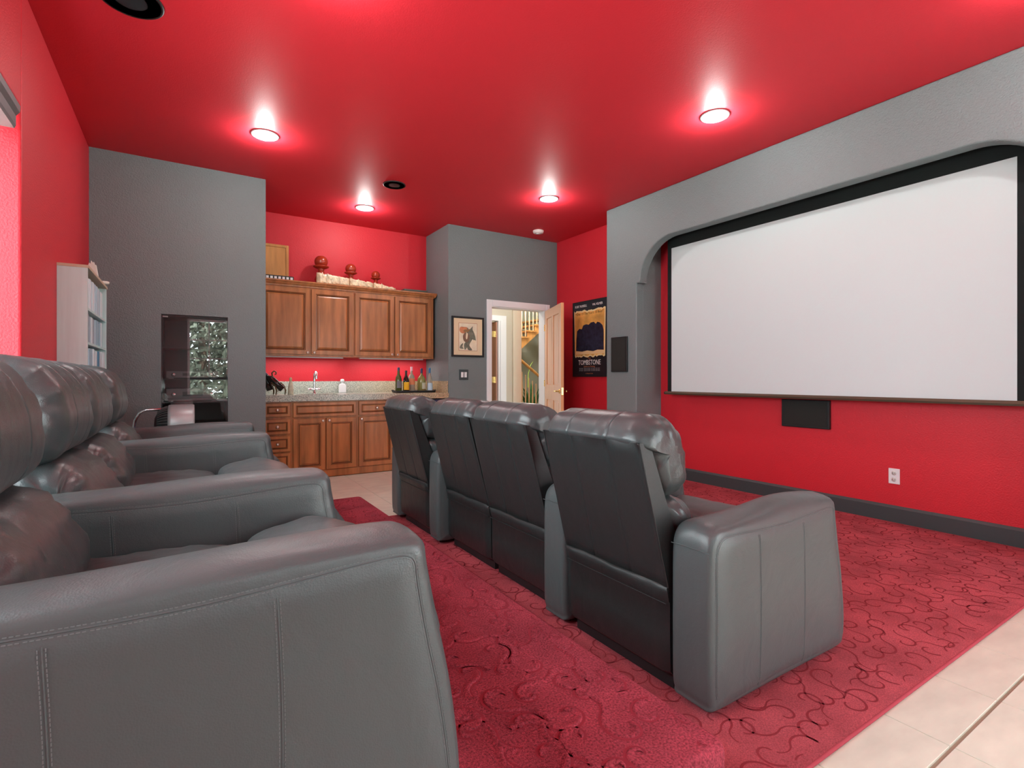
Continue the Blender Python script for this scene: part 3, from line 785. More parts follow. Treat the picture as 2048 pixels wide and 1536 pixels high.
# ------------------------------------------------------------------ things on top of the wall cabinets
ZT = 2.2125
def finial(x, y, s, label):
    r = thing('ball_finial', label, 'finial', (x, y, ZT))
    b = MB(); b.lathe([(.075 * s, 0), (.078 * s, .012 * s), (.068 * s, .02 * s), (.064 * s, .05 * s), (.075 * s, .07 * s), (.070 * s, .09 * s), (.045 * s, .14 * s), (.034 * s, .18 * s), (.036 * s, .20 * s)], 28); obj('pedestal', b, MAHOG, r)
    b = MB(); b.lathe([(.036 * s, .20 * s), (.060 * s, .207 * s), (.088 * s, .222 * s), (.092 * s, .230 * s), (.085 * s, .236 * s), (.060 * s, .238 * s)], 32); obj('collar', b, MAHOG, r)
    b = MB(); b.lathe([(.001, .36 * s)] + [(.077 * s * math.sin(t), .288 * s + .075 * s * math.cos(t)) for t in [PI * k / 16 for k in range(1, 14)]] + [(.04 * s, .232 * s)], 32); obj('ball', b, MAHOG, r)
finial(1.392, 6.50, 1.0, 'tallest red lacquered ball finial on top of the wall cabinets')
finial(1.745, 6.50, .84, 'middle sized red lacquered ball finial on top of the wall cabinets')
finial(2.060, 6.50, .69, 'smallest red lacquered ball finial on top of the wall cabinets')
CELL = mat('crinkled cellophane', (.80, .68, .46), .22, .7, var=(22, .32, (1, 1, 1)), bump=(60, .8, 3, .006))
def wrap(x0, x1, y, h0, h1, label, seed):
    r = thing('cellophane_pack', label, 'package', (x0, y, ZT))
    b = MB(); rows = []; n = 22; L = x1 - x0
    for i in range(n + 1):
        t = i / n; h = h0 + (h1 - h0) * t + .012 * noise.noise(Vector((t * 7, seed, 0))); row = []
        e = .35 + .65 * min(1, min(t, 1 - t) * 14)
        for k in range(14):
            a = 2 * PI * k / 14; w = .045
            yy = w * math.copysign(abs(math.cos(a)) ** .5, math.cos(a)) * e; zz = h * (.5 + .5 * math.copysign(abs(math.sin(a)) ** .6, math.sin(a)))
            q = noise.noise(Vector((t * 16, yy * 40 + seed, zz * 40))) * .010
            row.append((t * L + q * .4, yy + q, max(.001, zz + q * (zz > .02))))
        rows.append(row)
    b.grid(rows, 0, True, False, capends=True); obj('bundle', b, CELL, r)
    b = MB(); b.tube([(L * .28, -.052, .002), (L * .30, -.056, h0 * .5), (L * .31, -.050, h0 * .95)], .003, 6); obj('ribbon', b, mat('cream ribbon', (.75, .68, .50), .5, .3), r)
    b = MB(); b.tube([(L * .70, -.052, .002), (L * .69, -.056, h1 * .5), (L * .68, -.046, h1 * .95)], .003, 6); obj('ribbon', b, mat('cream ribbon', (.75, .68, .50), .5, .3), r)
wrap(1.315, 1.690, 6.375, .130, .095, 'tall crinkled gold cellophane pack in front of the tallest finial', 1)
wrap(1.700, 1.985, 6.375, .098, .070, 'middle crinkled gold cellophane pack in front of the middle finial', 4)
wrap(1.995, 2.275, 6.375, .075, .030, 'low crinkled gold cellophane pack in front of the smallest finial', 9)
r = thing('filmstrip_box', 'flat black box edged with white squares under the oak panel', 'box', (.676, 6.36, ZT))
b = MB(); b.box(0, .385, 0, .16, 0, .050); obj('box_body', b, BLACK, r)
b = MB()
for k in range(9): b.box(.012 + k * .042, .038 + k * .042, -.0015, .0005, .012, .038)
obj('white_square', b, WHITE, r, kind='stuff')
r = thing('oak_panel', 'golden oak framed panel leaning on the alcove wall above the cabinets', 'panel', (.69, 6.47, ZT + .0505))
b = MB(); w, h = .335, .375
for a in ((0, .03, 0, h), (w - .03, w, 0, h), (.03, w - .03, 0, .03), (.03, w - .03, h - .03, h)): b.box(a[0], a[1], 0, .022, a[2], a[3])
bevel(obj('frame', b, OAK, r), .003, 2)
b = MB(); b.box(.03, w - .03, .008, .016, .03, h - .03); obj('inset', b, OAK, r)
r = thing('flat_case', 'flat grey case lying on the right end of the wall cabinets', 'case', (2.41, 6.42, ZT))
b = MB(); b.box(0, .33, 0, .20, 0, .028); bevel(obj('tray_half', b, mat('grey green plastic', (.10, .12, .10), .5, .4), r), .004, 2)
b = MB(); b.box(.002, .328, .002, .198, .029, .050); bevel(obj('lid', b, MATS['grey green plastic'], r), .004, 2)

# ------------------------------------------------------------------ things on the counter
ZC = .9145
def tilt(o, rx=0, ry=0, rz=0): o.rotation_euler = (rx, ry, rz); return o
# faucet
r = thing('bar_faucet', 'chrome gooseneck bar faucet with cross handles behind the sink', 'faucet', (1.298, 6.42, ZC), 0)
b = MB(); b.lathe([(.026, 0), (.026, .006), (.016, .012), (.013, .06), (.013, .17)], 20); obj('stem', b, CHROME, r)
pts = [(0, 0, .165)] + [(.0, -.060 + .060 * math.cos(t), .195 + .062 * math.sin(t)) for t in [PI * k / 12 for k in range(0, 12)]] + [(.0, -.118, .175)]
b = MB(); b.tube(pts, .0125, 14); obj('spout', b, CHROME, r)
b = MB(); b.tube([(-.070, 0, .052), (-.062, 0, .052), (-.02, 0, .052), (.02, 0, .052), (.062, 0, .052), (.070, 0, .052)], [.010, .016, .012, .012, .016, .010], 14); obj('cross_handle', b, CHROME, r)
# bottles
def bottle(name, label, x, y, prof, gmat, cap=None, lab=None, group=None, liquid=None):
    r = thing(name, label, 'bottle', (x, y, ZC + .0155 if group != 'sink' else ZC))
    b = MB(); b.lathe(prof, 22); obj('glass_body', b, gmat, r)
    if cap: b = MB(); b.lathe([(cap[0], cap[1]), (cap[0], cap[2]), (cap[0] * .8, cap[2] + .003), (0, cap[2] + .003)], 16); obj('cap', b, cap[3], r)
    if lab:
        rad, z0, z1, m, span = lab; b = MB(); rows = []
        for k in range(13):
            t = -PI / 2 + .25 + span * (k / 12 - .5); rows.append([(rad * math.cos(t), rad * math.sin(t), z0), (rad * math.cos(t), rad * math.sin(t), z1)])
        b.grid(rows, 0); obj('label_band', b, m, r)
    return r
OLIVE = mat('olive green glass', (.10, .12, .03), .08, .6, Transmission_Weight=.35)
DARKG = mat('near black glass', (.010, .008, .006), .08, .6)
AMBER = mat('pale clear glass', (.55, .50, .42), .06, .6, Transmission_Weight=.55)
TEQ = mat('yellow green glass', (.36, .36, .12), .06, .6, Transmission_Weight=.5)
ICE = mat('ice clear glass', (.62, .66, .60), .05, .6, Transmission_Weight=.65)
NAVY = mat('navy foil', (.02, .02, .07), .3, .5); BLUEF = mat('blue foil', (.02, .14, .30), .3, .5)
bottle('liquor_bottle', 'dark olive bottle with a grey label, leftmost on the black tray', 2.29, 6.30, [(.038, 0), (.041, .004), (.041, .15), (.034, .185), (.017, .215), (.015, .27), (.017, .275), (.0, .276)], OLIVE, (.016, .262, .300, NAVY), (.0418, .045, .13, mat('grey label', (.18, .18, .20), .6, .2), 2.2))
bottle('liquor_bottle', 'short black bottle with a bright yellow label on the black tray', 2.375, 6.26, [(.036, 0), (.039, .004), (.039, .12), (.035, .15), (.018, .195), (.014, .215), (.014, .24), (0, .241)], DARKG, (.015, .232, .262, BLACK), (.0398, .02, .118, mat('yellow label', (.85, .48, .03), .6, .2), 2.8))
bottle('liquor_bottle', 'clear bottle with a peach and white label and pink neck on the black tray', 2.475, 6.33, [(.040, 0), (.043, .004), (.043, .16), (.036, .195), (.016, .225), (.014, .29), (0, .291)], AMBER, (.0155, .262, .312, mat('pink foil', (.75, .45, .50), .35, .5)), (.0438, .085, .165, mat('peach label', (.70, .25, .12), .6, .2), 2.6))
bottle('liquor_bottle', 'broad round shouldered yellow green bottle with a navy cap on the black tray', 2.600, 6.30, [(.050, 0), (.054, .004), (.055, .13), (.050, .165), (.032, .195), (.016, .21), (.014, .25), (0, .251)], TEQ, (.016, .232, .292, NAVY), (.0555, .03, .11, mat('pale print', (.50, .52, .40), .5, .3), 1.0))
bottle('liquor_bottle', 'slim tapering clear bottle with a pale blue label and blue cap, rightmost on the tray', 2.700, 6.27, [(.036, 0), (.039, .004), (.038, .10), (.030, .16), (.016, .215), (.013, .235), (.013, .26), (0, .261)], ICE, (.0145, .235, .298, BLUEF), (.0395, .012, .105, mat('pale blue label', (.52, .66, .78), .6, .2), 2.6))
r = thing('serving_tray', 'long narrow black serving tray holding the liquor bottles', 'tray', (2.492, 6.29, ZC))
b = MB(); b.grid([[(x, y, z) for x, y in rrect(-.262 + i, .262 - i, -.095 + i, .095 - i, .02)] for i, z in ((.006, .001), (0, .004), (-.006, .026), (0, .026), (.006, .012), (.012, .010))], 0, True, True, capends=True); obj('tray_body', b, BLACK, r)
b = MB()
for sx in (-1, 1): b = MB(); b.tube([(sx * .266, -.04, .024), (sx * .285, -.03, .034), (sx * .285, .03, .034), (sx * .266, .04, .024)], .004, 8); obj('handle', b, BLACK, r)
# beige bottle by the sink
r = thing('soap_bottle', 'slim beige and green bottle with a pale stopper left of the faucet', 'bottle', (1.005, 6.22, ZC))
b = MB(); b.lathe([(.030, 0), (.032, .004), (.027, .09), (.018, .14), (.011, .152)], 18); obj('bottle_body', b, mat('beige ceramic', (.58, .56, .42), .35, .5, var=(30, .25, (1, 1, 1))), r)
b = MB(); b.lathe([(.011, .152), (.014, .158), (.016, .172), (.010, .190), (0, .195)], 16); obj('stopper', b, mat('tan cork', (.65, .48, .30), .6, .3), r)
r = thing('white_dispenser', 'small white bottle shaped dispenser against the backsplash right of the faucet', 'dispenser', (1.668, 6.60, ZC))
b = MB(); b.prism([(-.045, 0), (.045, 0), (.043, .09), (.030, .115), (-.030, .115), (-.043, .09)], 'y', -.02, .02); bevel(obj('bottle_body', b, WHITE, r), .008, 3)
b = MB(); b.lathe([(.014, .115), (.014, .135), (.024, .142), (.026, .155), (.020, .170), (0, .174)], 18); obj('pump_head', b, WHITE, r)
# wine rack sculpture with two bottles
r = thing('wine_rack', 'dark bronze scrolled metal wine rack at the left end of the counter', 'wine rack', (.865, 6.20, ZC))
RB = mat('antique bronze', (.12, .08, .035), .4, .5, .7)
for x, y in ((.075, -.02), (-.02, -.05), (-.035, .045)):
    b = MB(); b.tube([(x, y, .002), (x + .004, y - .01, .05), (x - .01, y, .10), (x - .045, y + .01, .14)], [.005, .009, .006, .006], 8); obj('leg', b, RB, r)
b = MB(); b.tube([(.06, -.03, .085), (.02, -.025, .125), (-.02, -.01, .165), (-.05, 0, .205), (-.055, 0, .24), (-.035, 0, .262), (-.012, 0, .25), (-.012, 0, .228), (-.028, 0, .225)], [.008, .012, .011, .009, .008, .008, .008, .007, .006], 10); obj('scroll', b, RB, r)
for c_, rr in (((.035, -.015, .070), .045), ((-.020, .0, .125), .036)):
    d_ = Vector((-.62, .12, .62)).normalized(); q = d_.to_track_quat('Z', 'Y').to_matrix().to_4x4(); Mx = Matrix.Translation(c_) @ q
    b = MB(); b.tube([Mx @ Vector((rr * math.cos(2 * PI * k / 20), rr * math.sin(2 * PI * k / 20), 0)) for k in range(20)], .004, 6, closed=True); obj('holding_ring', b, RB, r)
def wine(label, base, d):
    r = thing('wine_bottle', label, 'bottle', base); q = Vector(d).to_track_quat('Z', 'Y'); r.rotation_mode = 'XYZ'; r.rotation_euler = q.to_euler()
    b = MB(); b.lathe([(.0, .004), (.030, 0), (.037, .005), (.037, .15), (.030, .18), (.015, .205), (.014, .245)], 22); obj('glass_body', b, DARKG, r)
    b = MB(); b.lathe([(.0155, .225), (.016, .275), (.012, .279), (0, .28)], 16); obj('foil_cap', b, NAVY, r)
wine('black wine bottle tilted in the bronze rack, its base facing out', (.915, 6.165, ZC + .060), (-.62, .12, .62))
wine('second black wine bottle in the bronze rack, mostly hidden by the wall', (.800, 6.245, ZC + .050), (-.28, .10, .80))

# ------------------------------------------------------------------ framed picture
r = thing('framed_picture', 'black framed print of a horse rider with cream mat beside the doorway', 'picture', (2.861, YD - .0005, 1.372))
w, h = .464, .518
b = MB()
for a in ((0, .024, 0, h), (w - .024, w, 0, h), (.024, w - .024, 0, .024), (.024, w - .024, h - .024, h)): b.box(a[0], a[1], -.022, 0, a[2], a[3])
bevel(obj('frame', b, BLACK, r), .003, 2)
b = MB(); b.box(.024, w - .024, -.012, -.004, .024, h - .024); mt = obj('mat_board', b, CREAM, r)
def flat(name, poly, y, m, parent, t=.0006):
    b = MB(); b.prism(poly, 'y', y - t, y); return obj(name, b, m, parent)
flat('border_line', [(.098, .078), (.366, .078), (.366, .436), (.098, .436)], -.0121, mat('dull red print', (.35, .07, .04), .7, .2), mt)
flat('printed_sheet', [(.102, .082), (.362, .082), (.362, .432), (.102, .432)], -.0128, mat('ivory print', (.74, .68, .52), .8, .2, var=(12, .12, (1, 1, 1))), mt)
GP = mat('grey green ink', (.16, .17, .13), .8, .2, var=(30, .3, (1, 1, 1))); OP = mat('rust ink', (.52, .22, .11), .8, .2, var=(20, .3, (1, 1, 1))); CP = mat('cream ink', (.78, .70, .5), .8, .2)
def blob(pts): return [tuple(p) for p in smooth_curve(pts, 5)]
flat('rust_cloud', blob([(.110, .330), (.150, .300), (.20, .318), (.235, .345), (.220, .378), (.17, .385), (.12, .380)]), -.0135, OP, mt)
flat('horse_shape', blob([(.222, .372), (.245, .352), (.285, .385), (.300, .398), (.296, .355), (.325, .300), (.345, .215), (.325, .195), (.300, .230), (.275, .20), (.250, .150), (.290, .092), (.235, .090), (.215, .120), (.185, .090), (.172, .160), (.200, .210)]), -.0142, GP, mt)
flat('tail_shape', blob([(.112, .110), (.125, .150), (.160, .175), (.150, .130), (.165, .105)]), -.0142, GP, mt)
flat('hat_shape', blob([(.165, .330), (.178, .350), (.215, .352), (.262, .360), (.235, .325), (.195, .318)]), -.0149, mat('brown ink', (.28, .17, .08), .8, .2), mt)
flat('rider_shape', blob([(.165, .215), (.158, .27), (.185, .312), (.225, .305), (.255, .26), (.235, .20), (.195, .19)]), -.0149, mat('umber ink', (.20, .13, .09), .8, .2), mt)
flat('scarf_shape', blob([(.205, .305), (.225, .30), (.222, .25), (.208, .225), (.198, .25)]), -.0156, CP, mt)
flat('muzzle_shape', blob([(.290, .205), (.325, .222), (.345, .205), (.330, .180), (.305, .182)]), -.0156, CP, mt)

# ------------------------------------------------------------------ film poster on the red corridor wall
r = thing('film_poster', 'tall black and orange film poster reading TOMBSTONE on the red corridor wall', 'poster', (XR - .0005, 5.570, 1.116), -PI / 2)
w, h = .686, 1.014
b = MB(); b.box(0, w, -.016, 0, 0, h); bd = obj('backing', b, mat('poster black', (.012, .014, .02), .3, .5), r)
b = MB()
for a in ((0, .012, 0, h), (w - .012, w, 0, h), (.012, w - .012, 0, .012), (.012, w - .012, h - .012, h)): b.box(a[0], a[1], -.022, -.016, a[2], a[3])
obj('frame', b, BLACK, r)
rn = random.Random(2); top = []; bot = []
for k in range(24): top.append((.025 + .63 * k / 23, .885 + rn.uniform(-.012, .016))); bot.append((.035 + .61 * k / 23, .265 + rn.uniform(-.010, .014)))
OR = mat('sunset print', (.80, .42, .10), .45, .4, var=(6, .35, (1, 1, 1)))
flat('torn_edge', [(x + (.008 if i < 1 else 0), z) for i, (x, z) in enumerate(bot)] + top[::-1], -.0161, mat('parchment print', (.85, .68, .34), .5, .3), bd)
flat('orange_sky', [(x * .94 + .02, z + .02) for x, z in bot] + [(x * .94 + .02, z - .022) for x, z in top[::-1]], -.0168, OR, bd)
DK = mat('dusk blue print', (.020, .022, .045), .5, .3, var=(18, .5, (1, 1, 1)))
hill = [(.07, .33), (.62, .33)] + [(.62, .60), (.60, .66), (.55, .70), (.50, .715), (.47, .69), (.43, .72), (.37, .715), (.33, .69), (.28, .70), (.22, .69), (.19, .64), (.14, .65), (.09, .62), (.075, .5)]
flat('dark_butte', hill, -.0175, DK, bd)
flat('pale_ground', [(.06, .30), (.64, .30), (.62, .345), (.5, .352), (.42, .335), (.30, .350), (.2, .338), (.07, .350)], -.0182, mat('sand print', (.85, .60, .30), .5, .3), bd)
PW = mat('white print', (.85, .83, .80), .5, .3); PG = mat('grey print', (.35, .35, .36), .5, .3); PB = mat('black print', (.01, .01, .01), .5, .3); PO = mat('rust print', (.50, .18, .08), .5, .3)
RT = (PI / 2, 0, 0)
text('lettering', 'KURT RUSSELL', .044, PW, (.17, -.0166, .935), RT, bd, sx=.85)
text('lettering', 'VAL KILMER', .044, PW, (.50, -.0166, .935), RT, bd, sx=.85)
text('lettering', '"One Of The Year\'s 10 Best!"', .046, PB, (.34, -.0172, .830), RT, bd, sx=1.0)
text('lettering', 'THE', .030, PO, (.34, -.0166, .235), RT, bd)
text('lettering', 'TOMBSTONE', .094, PW, (.34, -.0166, .160), RT, bd, sx=.80, extrude=.001)
text('lettering', 'Justice is Coming', .032, PO, (.34, -.0166, .128), RT, bd)
for z in (.108, .092, .076): text('credits', 'IIII IIIIIII  IIIIII III IIIIIIII  IIII IIIIII IIIII IIIIII', .013, PG, (.34, -.0166, z), RT, bd, sx=2.1)
text('lettering', 'In Theatres Soon', .020, PO, (.34, -.0166, .038), RT, bd)

# ------------------------------------------------------------------ doorway, door, casing
b = MB(); e = .02
for x0, x1, z0, z1 in ((DX0 - .068, DX0 + .004, 0, DZ + .08), (DX1 - .004, DX1 + .068, 0, DZ + .08), (DX0 + .004, DX1 - .004, DZ - .004, DZ + .08)):
    b.box(x0, x1, YD - .018, YD - .0005, z0, z1); b.box(x0 + .012, x1 - .012, YD - .024, YD - .018, z0, z1 - .012)
for x0, x1 in ((DX0, DX0 + .015), (DX1 - .015, DX1)): b.box(x0, x1, YD - .001, YD + .135, 0, DZ)
b.box(DX0 + .015, DX1 - .015, YD - .001, YD + .135, DZ - .015, DZ)
struct('trim_1', b, WHITE)
DW, DH, DT = .87, 2.035, .036
d1 = bpy.data.objects.new('door_1', None); COL.objects.link(d1); d1['kind'] = 'structure'
d1.location = (4.310, 5.935, .008); d1.rotation_euler = (0, 0, math.atan2(-.924, -.384))
b = MB()
cols = [(.11, .40), (.47, .76)]; rws = [(.22, .80), (1.00, 1.92)]
for x0, x1 in ((0, .11), (.76, DW)): b.box(x0, x1, 0, DT, 0, DH)
b.box(.40, .47, 0, DT, .22, 1.92)
for z0, z1 in ((0, .22), (.80, 1.00), (1.92, DH)): b.box(.11, .76, 0, DT, z0, z1) if z0 != .80 else (b.box(.11, .40, 0, DT, z0, z1), b.box(.47, .76, 0, DT, z0, z1))
obj('door_frame', b, PINE, d1)
b = MB(); b.box(DW, DW + .0015, .001, DT - .001, .001, DH - .001); obj('edge_strip', b, PINEE, d1)
for x0, x1 in cols:
    for z0, z1 in rws:
        b = MB(); b.box(x0, x1, .012, DT - .012, z0, z1)
        for sy in (0, 1):
            y0, y1 = (.005, .012) if sy == 0 else (DT - .012, DT - .005)
            b.box(x0 + .03, x1 - .03, y0, y1, z0 + .03, z1 - .03)
        obj('door_panel', b, PINE, d1)
        b = MB()
        for a in ((x0, x0 + .007, z0, z1), (x1 - .007, x1, z0, z1), (x0, x1, z0, z0 + .007), (x0, x1, z1 - .007, z1)): b.box(a[0], a[1], .006, .013, a[2], a[3])
        obj('panel_molding', b, PINEE, d1)
for s_ in (-1, 1):
    y = 0 if s_ < 0 else DT
    M_ = Matrix.Translation((.805, y, .925)) @ Matrix.Rotation(-s_ * PI / 2, 4, 'X')
    b = MB(); b.lathe([(.030, 0), (.030, .006), (.012, .012), (.010, .045), (.0, .046)], 18, M=M_)
    b.tube([(.805, y + s_ * .048, .925), (.76, y + s_ * .055, .927), (.70, y + s_ * .050, .922)], [.011, .009, .007], 10); obj('door_handle', b, BRASS, d1)
b = MB(); b.box(DW + .0015, DW + .003, .006, DT - .006, .88, .97); obj('latch_plate', b, BRASS, d1)
for z in (.25, 1.02, 1.80):
    b = MB(); b.tube([(-.004, -.004, z - .045), (-.004, -.004, z + .045)], .007, 10); obj('hinge', b, BRASS, d1)
b = MB(); b.box(DX0 + .0155, DX0 + .018, YD + .03, YD + .06, .88, .97); struct('trim_strike_plate', b, BRASS)

# ------------------------------------------------------------------ hallway beyond
b = MB(); b.box(2.955, 7.3, 6.09, 10.6, H - .25, H - .1); struct('ceiling_hall', b, mat('white hall paint', (.7, .68, .62), .6, .3))
b = MB(); b.box(2.95, DX0 + .3, 7.4, 7.5, 0, 2.8); b.box(4.42, 4.69, 7.4, 7.5, 0, 2.8); b.box(DX0 + .3, 4.42, 7.4, 7.5, 2.05, 2.8); struct('wall_hall', b, BEIGE)
b = MB(); b.box(2.95, 3.05, 6.09, 7.4, 0, 2.8); struct('wall_hall_left', b, BEIGE)
b = MB(); b.box(4.69, 4.86, 7.36, 7.9, 0, 2.8); bevel(struct('wall_hall_pier', b, mat('lit beige paint', (.68, .62, .50), .6, .3)), .012, 3)  # hall beige lightened in the colour for how light falls on this face
b = MB(); b.box(4.85, 4.97, 6.09, 6.60, 0, 2.8); b.box(4.97, 7.2, 6.5, 6.6, 0, 2.8); b.box(7.1, 7.2, 6.6, 10.5, 0, 2.8); struct('wall_hall_right', b, mat('light sage paint', (.55, .54, .46), .6, .3))
b = MB(); b.box(4.0, 7.2, 10.1, 10.2, 0, 2.8); struct('wall_stairwell', b, SAGE)
b = MB(); b.box(3.9, 4.0, 7.5, 10.2, 0, 2.8); struct('wall_closet', b, BEIGE)
b = MB(); b.box(4.42, 4.56, 7.375, 7.40, 0, 2.14); b.box(4.44, 4.50, 7.36, 7.375, 0, 2.05); b.box(DX0 + .3, 4.42, 7.375, 7.40, 2.05, 2.14); b.box(4.405, 4.42, 7.37, 7.5, 0, 2.05); struct('trim_2', b, WHITE)
d2 = bpy.data.objects.new('door_2', None); COL.objects.link(d2); d2['kind'] = 'structure'; d2.location = (4.400, 7.405, .01); d2.rotation_euler = (0, 0, math.radians(112))
b = MB(); b.box(0, .10, 0, .035, 0, 2.02); b.box(.66, .76, 0, .035, 0, 2.02); b.box(.10, .66, 0, .035, 0, .2); b.box(.10, .66, 0, .035, .9, 1.05); b.box(.10, .66, 0, .035, 1.9, 2.02); b.box(.10, .66, .01, .025, .2, 1.9); obj('door_frame', b, PINK, d2)
b = MB(); b.box(-.004, .10, .0352, .039, 0, 2.02); obj('shaded_hinge_side', b, mat('shaded door brown', (.22, .09, .04), .5, .3), d2)  # strip coloured brown for the shade on the leaf's hinge side
for z in (1.06, 1.82):
    b = MB(); b.tube([(.0, .045, z - .05), (.0, .045, z + .05)], .009, 10); b.box(.0, .13, .0392, .042, z - .05, z + .05); obj('hinge', b, BRASS, d2)
# staircase climbing to the right
r = thing('staircase', 'oak staircase climbing behind the doorway with turned white and oak balusters', 'staircase', (6.04, 9.2, 0))
b = MB(); pts = [(-.80, 1.16), (1.0, 2.56), (1.0, 2.85), (-.80, 1.42)]
steps = [(-.60, 1.535), (-.40, 1.675), (-.20, 1.815), (.0, 1.955), (.20, 2.095), (.40, 2.235), (.60, 2.375)]
poly = [(-.75, 1.10), (.85, 2.38), (.85, 2.50)]
for x, z in steps[::-1]: poly += [(x + .20, z), (x, z)]
poly += [(-.75, 1.40)]
b.prism(poly, 'y', 0, .05); obj('stringer', b, OAK, r)
for x, z in steps:
    b = MB(); b.box(x - .025, x + .2, -.03, .85, z, z + .03); obj('tread', b, OAK, r)
BALP = [(.014, 0), (.014, .14), (.019, .15), (.012, .17), (.019, .22), (.011, .30), (.016, .50), (.010, .60), (.010, .80)]
def balusters(parent, pts, m, hgt):
    q = MB(); q.lathe([(a, c * hgt / .8) for a, c in BALP], 8); me = q.mesh('baluster', m)
    for x, y, z in pts: obj('baluster', me, None, parent, (x, y, z))
balusters(r, [(x + dx, .03, z + .03) for x, z in steps for dx in (.05, .15)], PINE, .80)
b = MB(); b.tube([(-.62, .03, 2.36), (.62, .03, 3.24 - .02)], .025, 10)
# lower railing in front
r2 = thing('stair_railing', 'lower sloping oak handrail with pale turned balusters in the stairwell', 'railing', (5.65, 8.6, 0))
b = MB(); b.tube([(-.30, 0, 1.67), (.0, 0, 1.458), (.49, 0, 1.11), (.95, 0, .784)], [.028] * 4, 12); obj('handrail', b, OAK, r2)
b = MB(); b.prism([(-.30, .55), (.95, 0.0), (.95, .0), (-.30, .0)], 'y', -.03, .03); b.box(-.3, .95, -.04, .04, 0, .03); obj('curb', b, OAK, r2)
q = MB(); q.lathe([(.014, 0), (.014, .12), (.020, .14), (.012, .17), (.021, .25), (.012, .36), (.016, .6), (.010, .80), (.011, .94)], 8); me = q.mesh('baluster', PINE)
for k in range(12):
    x = -.22 + k * .085; obj('baluster', me, None, r2, (x, 0, .44 - (x + .22) * .70 + .02))
# plant behind the railing
r3 = thing('leafy_plant', 'tall leafy green plant behind the stair railing', 'plant', (6.20, 9.02, 0))
b = MB(); b.lathe([(.12, 0), (.16, .25), (.17, .28), (.15, .28), (.14, .24), (0, .24)], 20); obj('pot', b, mat('blue glazed pot', (.03, .12, .2), .3, .5), r3)
LF = mat('plant green', (.05, .16, .05), .5, .3, var=(10, .4, (1, 1, 1)))
rn = random.Random(4)
for k in range(26):
    a = rn.uniform(0, 2 * PI); L = rn.uniform(.55, 1.05); rows = []
    for i in range(9):
        t = i / 8; rr = .10 + .30 * t * t * L; z = .24 + L * (t - .25 * t ** 3); wd = .030 * math.sin(PI * min(1, t * .95 + .05))
        c_ = Vector((rr * math.cos(a), rr * math.sin(a) * .35, z)); s2 = Vector((-math.sin(a), math.cos(a), 0)) * wd
        rows.append([c_ + s2, c_ - s2])
    b = MB(); b.grid(rows, 0); obj('leaf', b, LF, r3)
b = MB(); b.tube([(-.12, -.05, .9), (-.11, -.05, 1.2), (-.05, -.05, 1.38), (.0, -.05, 1.44)], [.012, .010, .008, .004], 8); obj('new_shoot', b, mat('pale shoot', (.45, .65, .15), .5, .3), r3)
# hall lamp
hl = thing('hall_lamp', 'round flush ceiling lamp in the hallway beyond the door', 'lamp', (5.2, 7.9, 2.80))
b = MB(); b.lathe([(0, -.09), (.08, -.08), (.14, -.04), (.15, 0)], 24); obj('shade', b, emit('lit shade', (1, .95, .85), 4), hl)
light('hall_bulb', 'POINT', (5.2, 7.9, 2.62), 55, (1, .95, .88), shadow_soft_size=.1)
light('hall_bulb', 'POINT', (3.9, 6.7, 2.62), 22, (1, .95, .88), shadow_soft_size=.1)
light('stair_bulb', 'POINT', (6.0, 8.9, 2.72), 45, (1, .95, .88), shadow_soft_size=.1)

# ------------------------------------------------------------------ white shelf with cases and carving
SXb, SXf, SY0b, SY1b, SH = XL + .001, -.528, 4.28, 5.24, 1.81
r = thing('white_shelf', 'tall shallow whitewashed shelf unit on the red wall beyond the recliners', 'shelf unit', (SXb, SY0b, 0))
D_ = SXf - SXb; L_ = SY1b - SY0b; t_ = .018
b = MB(); b.box(0, D_, 0, t_, 0, SH); obj('side_panel', b, SHELFW, r)
b = MB(); b.box(0, D_, L_ - t_, L_, 0, SH); obj('side_panel', b, SHELFW, r)
b = MB(); b.box(0, D_ + .006, -.004, L_ + .004, SH, SH + .018); obj('top_panel', b, mat('pale oak laminate', (.55, .46, .33), .5, .3), r)
b = MB(); b.box(0, .006, t_, L_ - t_, 0, SH); obj('back_panel', b, SHELFW, r)
SZ = [.10, .325, .55, .775, .885 + .225 * 0, 1.112, 1.336, 1.560]
SZ = [.212, .437, .662, .887, 1.112, 1.336, 1.560]
for z in SZ:
    b = MB(); b.box(.006, D_ - .004, t_, L_ - t_, z - .016, z); obj('shelf_board', b, SHELFW, r)
CCOL = [mat('white spine', (.80, .90, .93), .4, .4), mat('pale blue spine', (.35, .52, .62), .4, .4), mat('blue spine', (.10, .26, .40), .4, .4), mat('grey blue spine', (.30, .36, .42), .4, .4), mat('ice spine', (.55, .70, .78), .4, .4)]
rn = random.Random(11)
CN = ['white', 'pale blue', 'deep blue', 'grey blue', 'icy blue']
ORD = ['first', 'second', 'third', 'fourth', 'fifth', 'sixth', 'seventh', 'eighth', 'ninth', 'tenth', 'eleventh', 'twelfth', 'thirteenth', 'fourteenth', 'fifteenth', 'sixteenth', 'seventeenth', 'eighteenth']
